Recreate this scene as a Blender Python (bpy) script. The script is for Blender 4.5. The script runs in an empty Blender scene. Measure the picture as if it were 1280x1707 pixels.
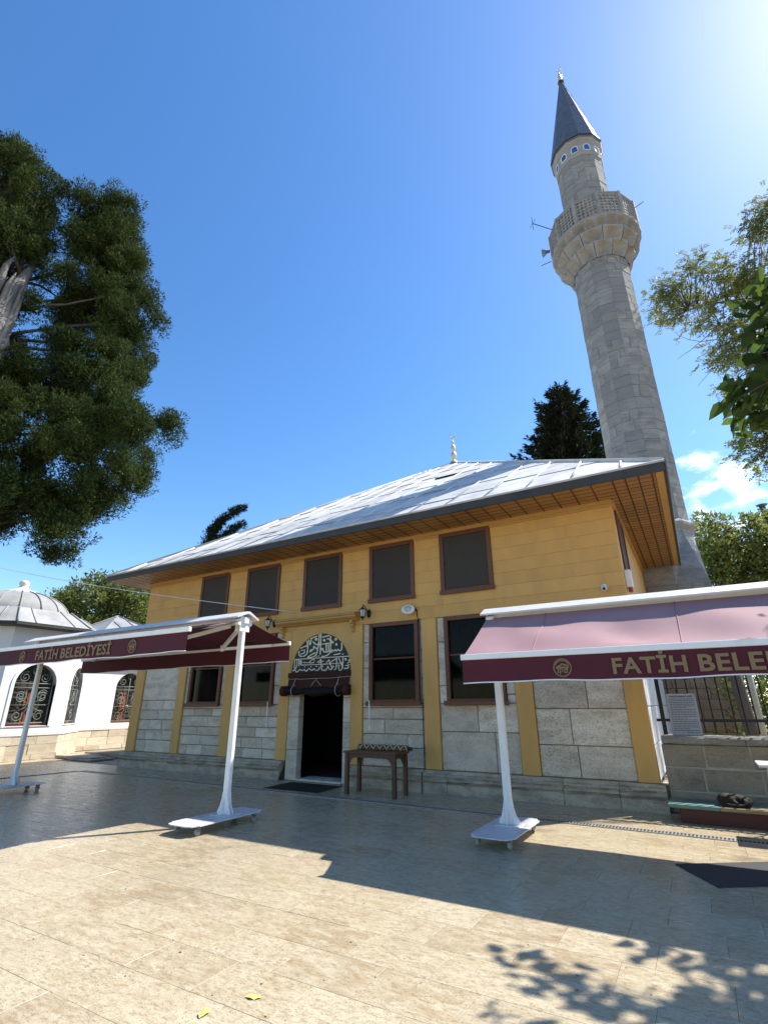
import bpy, bmesh, math, random
import numpy as np
from mathutils import Vector, Matrix

# ------------------------------------------------------------------ camera, sky, sun, exposure
scene = bpy.context.scene
R = math.radians
CAM = Vector((0.0, -9.745, 1.55))
PITCH, ROLL, YAW, FPX = R(20.97), R(-0.34), R(30.44), 839.3
SUN = Vector((0.50, 0.64, 1.0)).normalized()          # direction towards the sun

cam_data = bpy.data.cameras.new('camera')
cam_data.sensor_fit = 'HORIZONTAL'
cam_data.sensor_width = 36.0
cam_data.lens = FPX / 1280.0 * 36.0
cam_data.clip_start = 0.05
cam_data.clip_end = 2000.0
cam = bpy.data.objects.new('camera', cam_data)
scene.collection.objects.link(cam)
scene.camera = cam
Fw = Vector((-math.sin(YAW) * math.cos(PITCH), math.cos(YAW) * math.cos(PITCH), math.sin(PITCH)))
Rt0 = Vector((math.cos(YAW), math.sin(YAW), 0))
Up0 = Rt0.cross(Fw)
Rt = Rt0 * math.cos(ROLL) + Up0 * math.sin(ROLL)
Up = -Rt0 * math.sin(ROLL) + Up0 * math.cos(ROLL)
mw = Matrix((( Rt.x, Up.x, -Fw.x, CAM.x), (Rt.y, Up.y, -Fw.y, CAM.y), (Rt.z, Up.z, -Fw.z, CAM.z), (0, 0, 0, 1)))
cam.matrix_world = mw

world = bpy.data.worlds.new('World')
scene.world = world
world.use_nodes = True
wn = world.node_tree.nodes; wl = world.node_tree.links
for n in list(wn): wn.remove(n)
w_out = wn.new('ShaderNodeOutputWorld')
w_bg = wn.new('ShaderNodeBackground')
w_sky = wn.new('ShaderNodeTexSky')
w_sky.sky_type = 'NISHITA'
w_sky.sun_disc = False
w_sky.sun_elevation = math.asin(SUN.z)
w_sky.sun_rotation = math.atan2(SUN.x, SUN.y)
w_sky.altitude = 50
w_sky.air_density = 1.0
w_sky.dust_density = 0.35
w_sky.ozone_density = 2.0
w_bg.inputs['Strength'].default_value = 0.145
# broken fair-weather cumulus, low over the horizon
w_tc = wn.new('ShaderNodeTexCoord')
w_map = wn.new('ShaderNodeMapping'); w_map.inputs['Scale'].default_value = (1.0, 1.0, 2.0)
w_map.inputs['Location'].default_value = (0.0, 0.0, 0.0)
w_noise = wn.new('ShaderNodeTexNoise'); w_noise.inputs['Scale'].default_value = 7.5
w_noise.inputs['Detail'].default_value = 8; w_noise.inputs['Roughness'].default_value = 0.56
w_dot = wn.new('ShaderNodeVectorMath'); w_dot.operation = 'DISTANCE'
w_dot.inputs[1].default_value = (0.085, 0.945, 0.310)
w_fall = wn.new('ShaderNodeMapRange'); w_fall.inputs['From Min'].default_value = 0.03; w_fall.inputs['From Max'].default_value = 0.17
w_fall.inputs['To Min'].default_value = 0.13; w_fall.inputs['To Max'].default_value = -0.30
w_add = wn.new('ShaderNodeMath'); w_add.operation = 'ADD'
w_ramp = wn.new('ShaderNodeMapRange'); w_ramp.interpolation_type = 'SMOOTHSTEP'
w_ramp.inputs['From Min'].default_value = 0.49; w_ramp.inputs['From Max'].default_value = 0.66
w_ramp.inputs['To Max'].default_value = 0.9
w_mix = wn.new('ShaderNodeMix'); w_mix.data_type = 'RGBA'
w_mix.inputs['B'].default_value = (8.2, 8.4, 8.8, 1)
w_hsv = wn.new('ShaderNodeHueSaturation'); w_hsv.inputs['Saturation'].default_value = 1.26; w_hsv.inputs['Hue'].default_value = 0.502
wl.new(w_tc.outputs['Generated'], w_map.inputs['Vector'])
wl.new(w_map.outputs['Vector'], w_noise.inputs['Vector'])
wl.new(w_tc.outputs['Generated'], w_dot.inputs[0])
wl.new(w_dot.outputs['Value'], w_fall.inputs['Value'])
wl.new(w_noise.outputs['Fac'], w_add.inputs[0]); wl.new(w_fall.outputs['Result'], w_add.inputs[1])
wl.new(w_add.outputs['Value'], w_ramp.inputs['Value'])
wl.new(w_sky.outputs['Color'], w_hsv.inputs['Color'])
wl.new(w_hsv.outputs['Color'], w_mix.inputs['A'])
wl.new(w_ramp.outputs['Result'], w_mix.inputs['Factor'])
wl.new(w_mix.outputs['Result'], w_bg.inputs['Color'])
wl.new(w_bg.outputs['Background'], w_out.inputs['Surface'])

sun_data = bpy.data.lights.new('sun', 'SUN')
sun_data.energy = 5.0
sun_data.angle = R(0.53)
sun_data.color = (1.0, 0.965, 0.905)
sun = bpy.data.objects.new('sun', sun_data)
scene.collection.objects.link(sun)
sun.location = (20, 20, 40)
sun.rotation_euler = SUN.to_track_quat('Z', 'Y').to_euler()

scene.view_settings.view_transform = 'Standard'
scene.view_settings.look = 'None'
scene.view_settings.gamma = 1.0
scene.view_settings.use_curve_mapping = False
scene.view_settings.exposure = 0.82
scene.render.engine = 'CYCLES'
scene.cycles.max_bounces = 8
scene.cycles.diffuse_bounces = 4
scene.cycles.glossy_bounces = 3
scene.cycles.transparent_max_bounces = 8
scene.cycles.use_denoising = True

# ------------------------------------------------------------------ helpers
col = scene.collection
rnd = random.Random(7)
nrg = np.random.default_rng(11)

class MB:
    """collects shapes; build() links them as one mesh object"""
    def __init__(s): s.v = []; s.f = []; s.sm = []
    def add(s, vs, fs, smooth=False):
        b = len(s.v); s.v += [tuple(v) for v in vs]
        s.f += [tuple(b + i for i in f) for f in fs]; s.sm += [smooth] * len(fs); return s
    def box(s, x0, x1, y0, y1, z0, z1):
        return s.add([(x0,y0,z0),(x1,y0,z0),(x1,y1,z0),(x0,y1,z0),(x0,y0,z1),(x1,y0,z1),(x1,y1,z1),(x0,y1,z1)],
                     [(0,3,2,1),(4,5,6,7),(0,1,5,4),(1,2,6,5),(2,3,7,6),(3,0,4,7)])
    def cbox(s, x0, x1, y0, y1, z0, z1, c=0.006):
        """box with chamfered edges"""
        vs = []
        for sx, sy, sz in [(a,b,d) for a in (0,1) for b in (0,1) for d in (0,1)]:
            X, Y, Z = (x0,x1)[sx], (y0,y1)[sy], (z0,z1)[sz]
            dx, dy, dz = (c,-c)[sx], (c,-c)[sy], (c,-c)[sz]
            vs += [(X,Y+dy,Z+dz),(X+dx,Y,Z+dz),(X+dx,Y+dy,Z)]
        bm = bmesh.new()
        for v in vs: bm.verts.new(v)
        r = bmesh.ops.convex_hull(bm, input=bm.verts)
        bmesh.ops.dissolve_limit(bm, angle_limit=0.01, verts=bm.verts, edges=bm.edges)
        bmesh.ops.recalc_face_normals(bm, faces=bm.faces)
        bm.verts.index_update()
        s.add([v.co for v in bm.verts], [[v.index for v in f.verts] for f in bm.faces]); bm.free(); return s
    def tube(s, pts, rad, n=8, cap=True, smooth=True, flat=None):
        pts = [Vector(p) for p in pts]
        if not isinstance(rad, (list, tuple)): rad = [rad] * len(pts)
        rings = []; prev = None
        for i, p in enumerate(pts):
            d = (pts[min(i+1, len(pts)-1)] - pts[max(i-1, 0)])
            d = d.normalized() if d.length > 1e-9 else Vector((0,0,1))
            if prev is None:
                a = Vector((0,0,1)) if abs(d.z) < 0.9 else Vector((1,0,0))
                u = d.cross(a).normalized()
            else:
                u = (prev - d * prev.dot(d)); u = u.normalized() if u.length > 1e-6 else d.orthogonal().normalized()
            prev = u; w = d.cross(u)
            rings.append([p + (u*math.cos(2*math.pi*k/n) + w*math.sin(2*math.pi*k/n)) * rad[i] for k in range(n)])
        vs = [v for r in rings for v in r]; fs = []
        for i in range(len(rings)-1):
            for k in range(n):
                fs.append((i*n+k, i*n+(k+1)%n, (i+1)*n+(k+1)%n, (i+1)*n+k))
        s.add(vs, fs, smooth)
        if cap:
            b = len(s.v) - len(vs)
            s.f.append(tuple(b+k for k in reversed(range(n)))); s.sm.append(False)
            e = b + (len(rings)-1)*n
            s.f.append(tuple(e+k for k in range(n))); s.sm.append(False)
        return s
    def bar(s, a, b, w, h, up=(0,0,1)):
        """rectangular bar from a to b"""
        a = Vector(a); b = Vector(b); d = (b-a).normalized(); up = Vector(up)
        x = d.cross(up)
        x = x.normalized() if x.length > 1e-6 else d.orthogonal().normalized()
        z = x.cross(d)
        vs = [q + x*(sx*w/2) + z*(sz*h/2) for q in (a, b) for sx, sz in ((-1,-1),(1,-1),(1,1),(-1,1))]
        return s.add(vs, [(0,1,2,3),(7,6,5,4),(0,4,5,1),(1,5,6,2),(2,6,7,3),(3,7,4,0)])
    def lathe(s, prof, n=24, c=(0,0), rot=0.0, smooth=True, a0=0, a1=2*math.pi):
        full = abs(a1-a0) > 6.28
        m = n if full else n+1
        vs = []
        for r, z in prof:
            for k in range(m):
                a = rot + a0 + (a1-a0)*k/n
                vs.append((c[0]+r*math.cos(a), c[1]+r*math.sin(a), z))
        fs = []
        for i in range(len(prof)-1):
            for k in range(n):
                k2 = (k+1) % m if full else k+1
                fs.append((i*m+k, i*m+k2, (i+1)*m+k2, (i+1)*m+k))
        return s.add(vs, fs, smooth)
    def prism(s, poly, y0, y1):
        """polygon in (x,z) extruded along y"""
        n = len(poly)
        vs = [(x,y0,z) for x,z in poly] + [(x,y1,z) for x,z in poly]
        fs = [tuple(range(n)), tuple(reversed(range(n,2*n)))] + [(i,(i+1)%n+0, n+(i+1)%n, n+i) for i in range(n)]
        fs = [fs[0], fs[1]] + [tuple(reversed(f)) for f in fs[2:]]
        return s.add(vs, fs)
    def mesh(s, name):
        me = bpy.data.meshes.new(name); me.from_pydata(s.v, [], s.f)
        me.polygons.foreach_set('use_smooth', s.sm); me.update(); return me
    def build(s, name, mat, parent=None, fix=True):
        me = s.mesh(name)
        if fix:
            bm = bmesh.new(); bm.from_mesh(me); bmesh.ops.recalc_face_normals(bm, faces=bm.faces); bm.to_mesh(me); bm.free()
        return link(name, me, mat, parent)

def link(name, me, mat, parent=None, loc=None):
    if mat is not None and not me.materials: me.materials.append(mat)
    o = bpy.data.objects.new(name, me); col.objects.link(o)
    if loc is not None: o.location = loc
    if parent is not None:
        o.parent = parent
    return o

def thing(name, label, cat, group=None, loc=(0,0,0)):
    o = bpy.data.objects.new(name, None); col.objects.link(o)
    o.empty_display_size = 0.2; o.location = loc
    o['label'] = label; o['category'] = cat
    if group: o['group'] = group
    return o
def tag(o, label, cat, group=None):
    o['label'] = label; o['category'] = cat
    if group: o['group'] = group
    return o
def struct(o): o['kind'] = 'structure'; return o
def stuff(o): o['kind'] = 'stuff'; return o
def children(o): return [c for c in bpy.data.objects if c.parent is o]
def copy_tree(o, parent=None):
    c = o.copy(); col.objects.link(c); c.parent = parent
    for ch in children(o): copy_tree(ch, c)
    return c
def base_at(t, loc):
    """put the thing's Empty at its base and keep its (world-built) parts where they are"""
    t.location = loc
    for ch in children(t): ch.location = Vector(ch.location) - Vector(loc)

# ------------------------------------------------------------------ materials
def nodes(name):
    m = bpy.data.materials.new(name); m.use_nodes = True
    return m, m.node_tree.nodes, m.node_tree.links, m.node_tree.nodes['Principled BSDF']
def noise_node(N, L, scale, detail=5, rough=0.6, vec=None, coord='world'):
    t = N.new('ShaderNodeTexNoise'); t.inputs['Scale'].default_value = scale
    t.inputs['Detail'].default_value = detail; t.inputs['Roughness'].default_value = rough
    if vec is not None: L.new(vec, t.inputs['Vector'])
    return t
def coords(N, L, stretch=(1,1,1), island=True):
    """world position, shifted by a random amount per object and per loose piece"""
    g = N.new('ShaderNodeNewGeometry'); oi = N.new('ShaderNodeObjectInfo')
    s = N.new('ShaderNodeMath'); s.operation = 'ADD'
    L.new(oi.outputs['Random'], s.inputs[0]); L.new(g.outputs['Random Per Island'], s.inputs[1])
    fr = N.new('ShaderNodeMath'); fr.operation = 'FRACT'; L.new(s.outputs[0], fr.inputs[0])
    k = N.new('ShaderNodeVectorMath'); k.operation = 'SCALE'; k.inputs[0].default_value = (37.0, 53.0, 71.0)
    L.new(fr.outputs[0], k.inputs['Scale'])
    a = N.new('ShaderNodeVectorMath'); a.operation = 'ADD'
    L.new(g.outputs['Position'], a.inputs[0]); L.new(k.outputs[0], a.inputs[1])
    mp = N.new('ShaderNodeMapping'); mp.inputs['Scale'].default_value = stretch
    L.new((a if island else g).outputs[0] if island else g.outputs['Position'], mp.inputs['Vector'])
    return mp.outputs['Vector'], fr.outputs[0], g
def ramp(N, L, fac, stops):
    r = N.new('ShaderNodeValToRGB'); e = r.color_ramp.elements
    while len(e) < len(stops): e.new(0.5)
    for el, (p, c) in zip(e, stops): el.position = p; el.color = (*c, 1) if len(c) == 3 else c
    L.new(fac, r.inputs['Fac']); return r.outputs['Color']
def mixc(N, L, fac, a, b, mode='MIX'):
    m = N.new('ShaderNodeMix'); m.data_type = 'RGBA'; m.blend_type = mode
    for sock, val in (('Factor', fac), ('A', a), ('B', b)):
        if isinstance(val, (int, float)): m.inputs[sock].default_value = val
        elif isinstance(val, tuple): m.inputs[sock].default_value = (*val, 1)
        else: L.new(val, m.inputs[sock])
    return m.outputs['Result']
def maprange(N, L, v, a, b, c=0.0, d=1.0):
    m = N.new('ShaderNodeMapRange'); m.inputs['From Min'].default_value = a; m.inputs['From Max'].default_value = b
    m.inputs['To Min'].default_value = c; m.inputs['To Max'].default_value = d
    L.new(v, m.inputs['Value']); return m.outputs['Result']
def bump(N, L, p, h, strength=0.3, dist=0.01):
    b = N.new('ShaderNodeBump'); b.inputs['Strength'].default_value = strength; b.inputs['Distance'].default_value = dist
    L.new(h, b.inputs['Height']); L.new(b.outputs['Normal'], p.inputs['Normal'])

def simple(name, c, rough=0.6, var=0.12, scale=6.0, metal=0.0, bmp=0.1, dirt=None, spec=0.4, stretch=(1,1,1), rvar=0.1):
    """painted / plain surface: gentle mottling, a shift per piece, fine relief"""
    m, N, L, p = nodes(name)
    v, rn, g = coords(N, L, stretch)
    n1 = noise_node(N, L, scale, 6, 0.6, v)
    dark = tuple(x*(1-var*1.6) for x in c); lite = tuple(min(1, x*(1+var)) for x in c)
    cc = ramp(N, L, n1.outputs['Fac'], [(0.25, dark), (0.5, c), (0.75, lite)])
    if rvar:
        k = maprange(N, L, rn, 0, 1, 1-rvar, 1+rvar)
        cb = N.new('ShaderNodeCombineColor')
        for i in range(3): L.new(k, cb.inputs[i])
        cc = mixc(N, L, 1.0, cc, cb.outputs[0], 'MULTIPLY')
    if dirt:
        n2 = noise_node(N, L, scale*0.35, 8, 0.7, v)
        f = maprange(N, L, n2.outputs['Fac'], 0.54, 0.74, 0, 0.75)
        cc = mixc(N, L, f, cc, dirt)
    L.new(cc, p.inputs['Base Color'])
    L.new(maprange(N, L, n1.outputs['Fac'], 0.2, 0.8, max(0.05, rough-0.08), min(1, rough+0.08)), p.inputs['Roughness'])
    p.inputs['Metallic'].default_value = metal
    p.inputs['Specular IOR Level'].default_value = spec
    if bmp:
        n3 = noise_node(N, L, scale*9, 4, 0.6, v)
        bump(N, L, p, n3.outputs['Fac'], bmp, 0.006)
    return m

def stone(name, c1, c2, c3, pit=(0.12,0.10,0.08), scale=5.0, rough=0.85, pits=0.5, bed=(1,1,2.4), streak=0.5):
    """weathered block: cloudy beds, per-block tone, small dark pits, stains"""
    m, N, L, p = nodes(name)
    v, rn, g = coords(N, L, bed)
    n1 = noise_node(N, L, scale*0.5, 8, 0.62, v)
    tone = mixc(N, L, rn, c1, c2)
    cc = mixc(N, L, maprange(N, L, n1.outputs['Fac'], 0.42, 0.74), tone, c3)
    n2 = noise_node(N, L, scale*7, 4, 0.65, v)
    f = maprange(N, L, n2.outputs['Fac'], 0.54, 0.66, 0, pits)
    cc = mixc(N, L, f, cc, pit)
    n4 = noise_node(N, L, scale*0.22, 7, 0.7, v)
    cc = mixc(N, L, maprange(N, L, n4.outputs['Fac'], 0.55, 0.78, 0, streak), cc, tuple(x*0.55 for x in c3))
    k = maprange(N, L, rn, 0, 1, 0.86, 1.1)
    cb = N.new('ShaderNodeCombineColor')
    for i in range(3): L.new(k, cb.inputs[i])
    cc = mixc(N, L, 1.0, cc, cb.outputs[0], 'MULTIPLY')
    L.new(cc, p.inputs['Base Color'])
    p.inputs['Roughness'].default_value = rough
    p.inputs['Specular IOR Level'].default_value = 0.25
    a = N.new('ShaderNodeMath'); a.operation = 'SUBTRACT'
    L.new(n1.outputs['Fac'], a.inputs[0]); L.new(f, a.inputs[1])
    bump(N, L, p, a.outputs[0], 0.55, 0.02)
    return m

def travertine():
    m, N, L, p = nodes('travertine_paving')
    v, rn, g = coords(N, L, (1.0, 1.0, 1.0))
    vs = N.new('ShaderNodeMapping'); vs.inputs['Scale'].default_value = (1.0, 2.6, 1.0); L.new(v, vs.inputs['Vector'])
    tone = ramp(N, L, rn, [(0.0, (0.44,0.352,0.218)), (0.25, (0.485,0.40,0.262)), (0.5, (0.365,0.270,0.160)), (0.72, (0.505,0.43,0.292)), (1.0, (0.415,0.322,0.195))])
    n1 = noise_node(N, L, 4.5, 9, 0.66, vs.outputs['Vector'])
    cc = mixc(N, L, maprange(N, L, n1.outputs['Fac'], 0.38, 0.66), tone, (0.53,0.455,0.315))
    n1b = noise_node(N, L, 16, 8, 0.72, vs.outputs['Vector'])
    cc = mixc(N, L, maprange(N, L, n1b.outputs['Fac'], 0.48, 0.66, 0, 0.75), cc, (0.25,0.175,0.095))
    n2 = noise_node(N, L, 62, 3, 0.7, vs.outputs['Vector'])
    f = maprange(N, L, n2.outputs['Fac'], 0.565, 0.645, 0, 0.9)
    cc = mixc(N, L, f, cc, (0.10,0.078,0.055))
    n3 = noise_node(N, L, 0.55, 6, 0.6, g.outputs['Position'])            # traffic grime, flows across joints
    cc = mixc(N, L, maprange(N, L, n3.outputs['Fac'], 0.52, 0.75, 0, 0.35), cc, (0.215,0.168,0.115))
    L.new(cc, p.inputs['Base Color'])
    r = N.new('ShaderNodeMath'); r.operation = 'ADD'
    L.new(maprange(N, L, n1.outputs['Fac'], 0.3, 0.7, 0.20, 0.36), r.inputs[0]); L.new(maprange(N, L, n2.outputs['Fac'], 0.55, 0.7, 0, 0.35), r.inputs[1])
    L.new(r.outputs[0], p.inputs['Roughness'])
    p.inputs['Specular IOR Level'].default_value = 0.40
    h = N.new('ShaderNodeMath'); h.operation = 'SUBTRACT'; L.new(n1b.outputs['Fac'], h.inputs[0]); L.new(f, h.inputs[1])
    bump(N, L, p, h.outputs[0], 0.12, 0.006)
    return m

def leafmat(name, c, c2, trans=0.35, rough=0.55):
    m, N, L, p = nodes(name)
    v, rn, g = coords(N, L)
    n1 = noise_node(N, L, 1.3, 4, 0.6, g.outputs['Position'])
    n = N.new('ShaderNodeMath'); n.operation = 'ADD'
    L.new(maprange(N, L, n1.outputs['Fac'], 0.3, 0.7, -0.3, 0.3), n.inputs[0]); L.new(g.outputs['Random Per Island'], n.inputs[1])
    cc = mixc(N, L, n.outputs[0], c, c2)
    L.new(cc, p.inputs['Base Color']); p.inputs['Roughness'].default_value = rough
    p.inputs['Specular IOR Level'].default_value = 0.35 if rough < 0.7 else 0.12
    tr = N.new('ShaderNodeBsdfTranslucent'); L.new(mixc(N, L, 0.5, cc, tuple(min(1, x*1.6) for x in c2)), tr.inputs['Color'])
    mx = N.new('ShaderNodeMixShader'); mx.inputs['Fac'].default_value = trans
    out = N['Material Output']
    L.new(p.outputs[0], mx.inputs[1]); L.new(tr.outputs[0], mx.inputs[2]); L.new(mx.outputs[0], out.inputs['Surface'])
    return m

def glassmat(name, tint, refl=0.35):
    """window glass: darkened see-through with a fresnel mirror"""
    m, N, L, p = nodes(name)
    N.remove(p)
    t = N.new('ShaderNodeBsdfTransparent'); t.inputs['Color'].default_value = (*tint, 1)
    gl = N.new('ShaderNodeBsdfGlossy'); gl.inputs['Roughness'].default_value = 0.06
    fr = N.new('ShaderNodeFresnel'); fr.inputs['IOR'].default_value = 1.17
    mx = N.new('ShaderNodeMixShader'); L.new(fr.outputs[0], mx.inputs[0]); L.new(t.outputs[0], mx.inputs[1]); L.new(gl.outputs[0], mx.inputs[2])
    L.new(mx.outputs[0], N['Material Output'].inputs['Surface'])
    return m

M = {}
M['tile'] = travertine()
M['grout'] = simple('grout_bed', (0.33,0.265,0.18), 0.9, 0.25, 3.0, rvar=0)
M['stone'] = stone('pale_limestone', (0.69,0.59,0.445), (0.75,0.66,0.52), (0.48,0.395,0.28), scale=5.0, pits=0.7, streak=0.7)
M['base'] = stone('worn_base_stone', (0.58,0.49,0.36), (0.46,0.385,0.28), (0.25,0.205,0.15), scale=6.0, pits=0.7, streak=0.8)
M['marble'] = stone('white_marble', (0.72,0.71,0.68), (0.76,0.75,0.73), (0.60,0.60,0.59), scale=2.2, pits=0.05, streak=0.15, rough=0.55)
M['minaret'] = stone('grey_ashlar', (0.43,0.41,0.365), (0.225,0.219,0.202), (0.205,0.198,0.182), scale=3.6, pits=0.45, streak=0.65)
M['balcony'] = stone('carved_limestone', (0.37,0.355,0.325), (0.33,0.32,0.295), (0.24,0.225,0.20), scale=3.0, pits=0.3, streak=0.6)
M['pier'] = stone('brown_coursed_stone', (0.33,0.235,0.15), (0.27,0.18,0.11), (0.42,0.33,0.23), scale=3.2, pits=0.5, streak=0.6, bed=(1,1,4))
M['wallstone'] = stone('garden_wall_stone', (0.36,0.305,0.22), (0.30,0.25,0.18), (0.21,0.175,0.13), scale=4.0, pits=0.45, streak=0.7)
M['mortar'] = simple('lime_mortar', (0.40,0.345,0.26), 0.9, 0.2, 6.0)
M['coping'] = stone('rough_coping', (0.33,0.31,0.27), (0.30,0.27,0.22), (0.17,0.15,0.12), scale=8.0, pits=0.8, streak=0.6)
M['tstone'] = stone('cream_plinth_stone', (0.62,0.53,0.39), (0.66,0.58,0.45), (0.50,0.40,0.27), scale=4.0, pits=0.4, streak=0.35)
M['ochre'] = simple('ochre_paint', (0.600,0.338,0.094), 0.62, 0.09, 2.2, bmp=0.08, rvar=0.04, stretch=(1.6,1.6,0.4), dirt=(0.50,0.285,0.090))
M['ochre_trim'] = simple('ochre_trim_paint', (0.47,0.27,0.075), 0.55, 0.08, 3.0, bmp=0.06, rvar=0.03)
M['soffit'] = simple('varnished_soffit_board', (0.30,0.155,0.048), 0.5, 0.16, 4.0, bmp=0.08, rvar=0.12, stretch=(0.3,6,6))
M['batten'] = simple('dark_soffit_batten', (0.075,0.030,0.014), 0.6, 0.1, 5.0)
M['brown'] = simple('brown_window_wood', (0.120,0.040,0.015), 0.45, 0.2, 5.0, bmp=0.08, stretch=(4,4,0.6), rvar=0.08)
M['screen'] = simple('insect_screen', (0.042,0.035,0.027), 0.75, 0.15, 3.0, rvar=0.1, bmp=0.02)
M['pane'] = glassmat('window_glass', (0.50,0.50,0.49))
M['lace'] = simple('dark_net_curtain', (0.050,0.047,0.042), 0.9, 0.35, 5.0, stretch=(5,1,0.15), bmp=0.0)
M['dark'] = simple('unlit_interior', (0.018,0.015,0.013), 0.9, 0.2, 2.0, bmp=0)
M['carpet'] = simple('interior_carpet', (0.10,0.02,0.02), 0.95, 0.2, 8.0, bmp=0.0)
M['leather'] = simple('dark_brown_leather', (0.055,0.019,0.009), 0.65, 0.3, 9.0, bmp=0.15, spec=0.15)
M['blackcloth'] = simple('black_leather', (0.013,0.010,0.008), 0.7, 0.3, 6.0, bmp=0.1, spec=0.15)
M['cord'] = simple('pale_cord', (0.40,0.38,0.33), 0.8, 0.1, 9.0)
M['lead'] = simple('lead_sheet', (0.57,0.55,0.515), 0.72, 0.20, 2.0, metal=0.0, bmp=0.12, dirt=(0.36,0.355,0.34), rvar=0.12, spec=0.3)
M['lead_dome'] = simple('old_lead', (0.29,0.29,0.285), 0.75, 0.2, 1.6, bmp=0.12, dirt=(0.20,0.20,0.195), rvar=0.12, spec=0.2)
M['lead_dark'] = simple('dark_lead', (0.105,0.115,0.135), 0.48, 0.16, 3.0, metal=0.15, bmp=0.12, rvar=0.12, dirt=(0.07,0.075,0.085))
M['fascia'] = simple('dark_zinc_fascia', (0.050,0.048,0.044), 0.6, 0.25, 3.0, metal=0.0, bmp=0.08, rvar=0.1, dirt=(0.03,0.03,0.03))
M['gold'] = simple('cream_gilt_paint', (0.80,0.70,0.45), 0.45, 0.10, 20.0, rvar=0)
M['brass'] = simple('weathered_brass', (0.66,0.54,0.34), 0.38, 0.1, 9.0, metal=0.6)
M['panel_black'] = simple('black_lacquer_panel', (0.012,0.014,0.013), 0.45, 0.2, 5.0)
M['white'] = simple('white_powder_coat', (0.80,0.79,0.76), 0.38, 0.05, 6.0, bmp=0.02, rvar=0.02, dirt=(0.66,0.63,0.57))
M['plaster'] = simple('white_plaster', (0.80,0.79,0.76), 0.8, 0.04, 1.5, bmp=0.10, rvar=0.03, dirt=(0.72,0.70,0.65))
M['beige_plaster'] = simple('beige_plaster', (0.62,0.575,0.50), 0.85, 0.05, 1.5, bmp=0.10, dirt=(0.54,0.49,0.42))
M['plate'] = simple('painted_steel_plate', (0.60,0.60,0.60), 0.45, 0.10, 7.0, bmp=0.05, dirt=(0.36,0.33,0.29))
M['alu'] = simple('aluminium_box', (0.64,0.64,0.63), 0.45, 0.06, 5.0, metal=0.15, rvar=0.03)
M['rubber'] = simple('black_rubber', (0.018,0.018,0.018), 0.6, 0.2, 8.0)
M['caster'] = simple('grey_caster', (0.34,0.33,0.28), 0.5, 0.1, 9.0)
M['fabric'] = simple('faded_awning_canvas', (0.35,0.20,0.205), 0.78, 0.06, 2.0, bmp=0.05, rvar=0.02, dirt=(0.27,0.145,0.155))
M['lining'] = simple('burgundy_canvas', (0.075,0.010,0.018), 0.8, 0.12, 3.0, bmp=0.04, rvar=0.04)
M['letter'] = simple('ochre_print', (0.24,0.165,0.080), 0.75, 0.06, 6.0, bmp=0.0, rvar=0)
M['table_wood'] = simple('dark_table_wood', (0.080,0.034,0.016), 0.42, 0.28, 5.0, bmp=0.1, stretch=(1,4,4), rvar=0.12)
M['kilim'] = None
M['mat'] = simple('black_mat', (0.010,0.010,0.011), 0.95, 0.3, 30.0, bmp=0.4)
M['mat2'] = simple('grey_rubber_mat', (0.034,0.034,0.036), 0.75, 0.25, 30.0, bmp=0.4)
M['iron'] = simple('black_iron', (0.012,0.012,0.013), 0.45, 0.2, 8.0, metal=0.2)
M['greeniron'] = simple('old_green_iron', (0.19,0.22,0.18), 0.6, 0.25, 8.0, rvar=0.2, dirt=(0.10,0.14,0.11))
M['steel'] = simple('galvanised_grate', (0.36,0.35,0.33), 0.45, 0.15, 9.0, metal=0.5)
M['signgrey'] = simple('grey_sign_plate', (0.36,0.36,0.37), 0.4, 0.05, 4.0, bmp=0.02)
M['ink'] = simple('black_print', (0.02,0.02,0.02), 0.6, 0.05, 4.0, bmp=0)
M['redbox'] = simple('dark_red_boards', (0.085,0.018,0.010), 0.6, 0.25, 4.0, stretch=(0.4,3,3))
M['teal'] = simple('teal_painted_board', (0.10,0.19,0.16), 0.6, 0.2, 4.0, dirt=(0.16,0.14,0.09))
M['sand'] = simple('tan_painted_board', (0.26,0.20,0.11), 0.6, 0.2, 4.0, dirt=(0.16,0.14,0.09))
M['fur'] = simple('black_tabby_fur', (0.020,0.014,0.010), 0.85, 0.6, 14.0, bmp=0.5, dirt=(0.12,0.075,0.04))
M['bark'] = stone('grey_bark', (0.17,0.14,0.115), (0.13,0.105,0.085), (0.075,0.06,0.05), scale=7.0, bed=(2.2,2.2,0.3), pits=0.6)
M['deadwood'] = stone('silver_dead_wood', (0.30,0.275,0.25), (0.24,0.22,0.195), (0.09,0.075,0.06), scale=6.0, bed=(3.0,3.0,0.22), pits=0.8, streak=0.9)
M['twig'] = simple('thin_bark', (0.085,0.065,0.05), 0.85, 0.2, 9.0)
M['cypress'] = leafmat('cypress_foliage', (0.010,0.022,0.006), (0.072,0.100,0.024), 0.13, 0.8)
M['fir'] = leafmat('fir_foliage', (0.008,0.014,0.007), (0.032,0.040,0.015), 0.08, 0.8)
M['acacia'] = leafmat('acacia_foliage', (0.050,0.070,0.018), (0.21,0.225,0.055), 0.42)
M['catalpa'] = leafmat('broad_leaf', (0.012,0.028,0.007), (0.078,0.122,0.020), 0.45, 0.62)
M['bush'] = leafmat('bush_foliage', (0.040,0.066,0.016), (0.20,0.23,0.055), 0.38)
M['yellow'] = simple('yellow_leaf', (0.66,0.52,0.14), 0.6, 0.1, 20.0)
M['bluewin'] = simple('blue_painted_shutter', (0.020,0.115,0.34), 0.35, 0.1, 9.0)
M['lampglass'] = simple('frosted_lamp_glass', (0.50,0.50,0.48), 0.25, 0.05, 9.0)
M['camwhite'] = simple('white_plastic', (0.70,0.69,0.65), 0.4, 0.05, 9.0)
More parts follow.
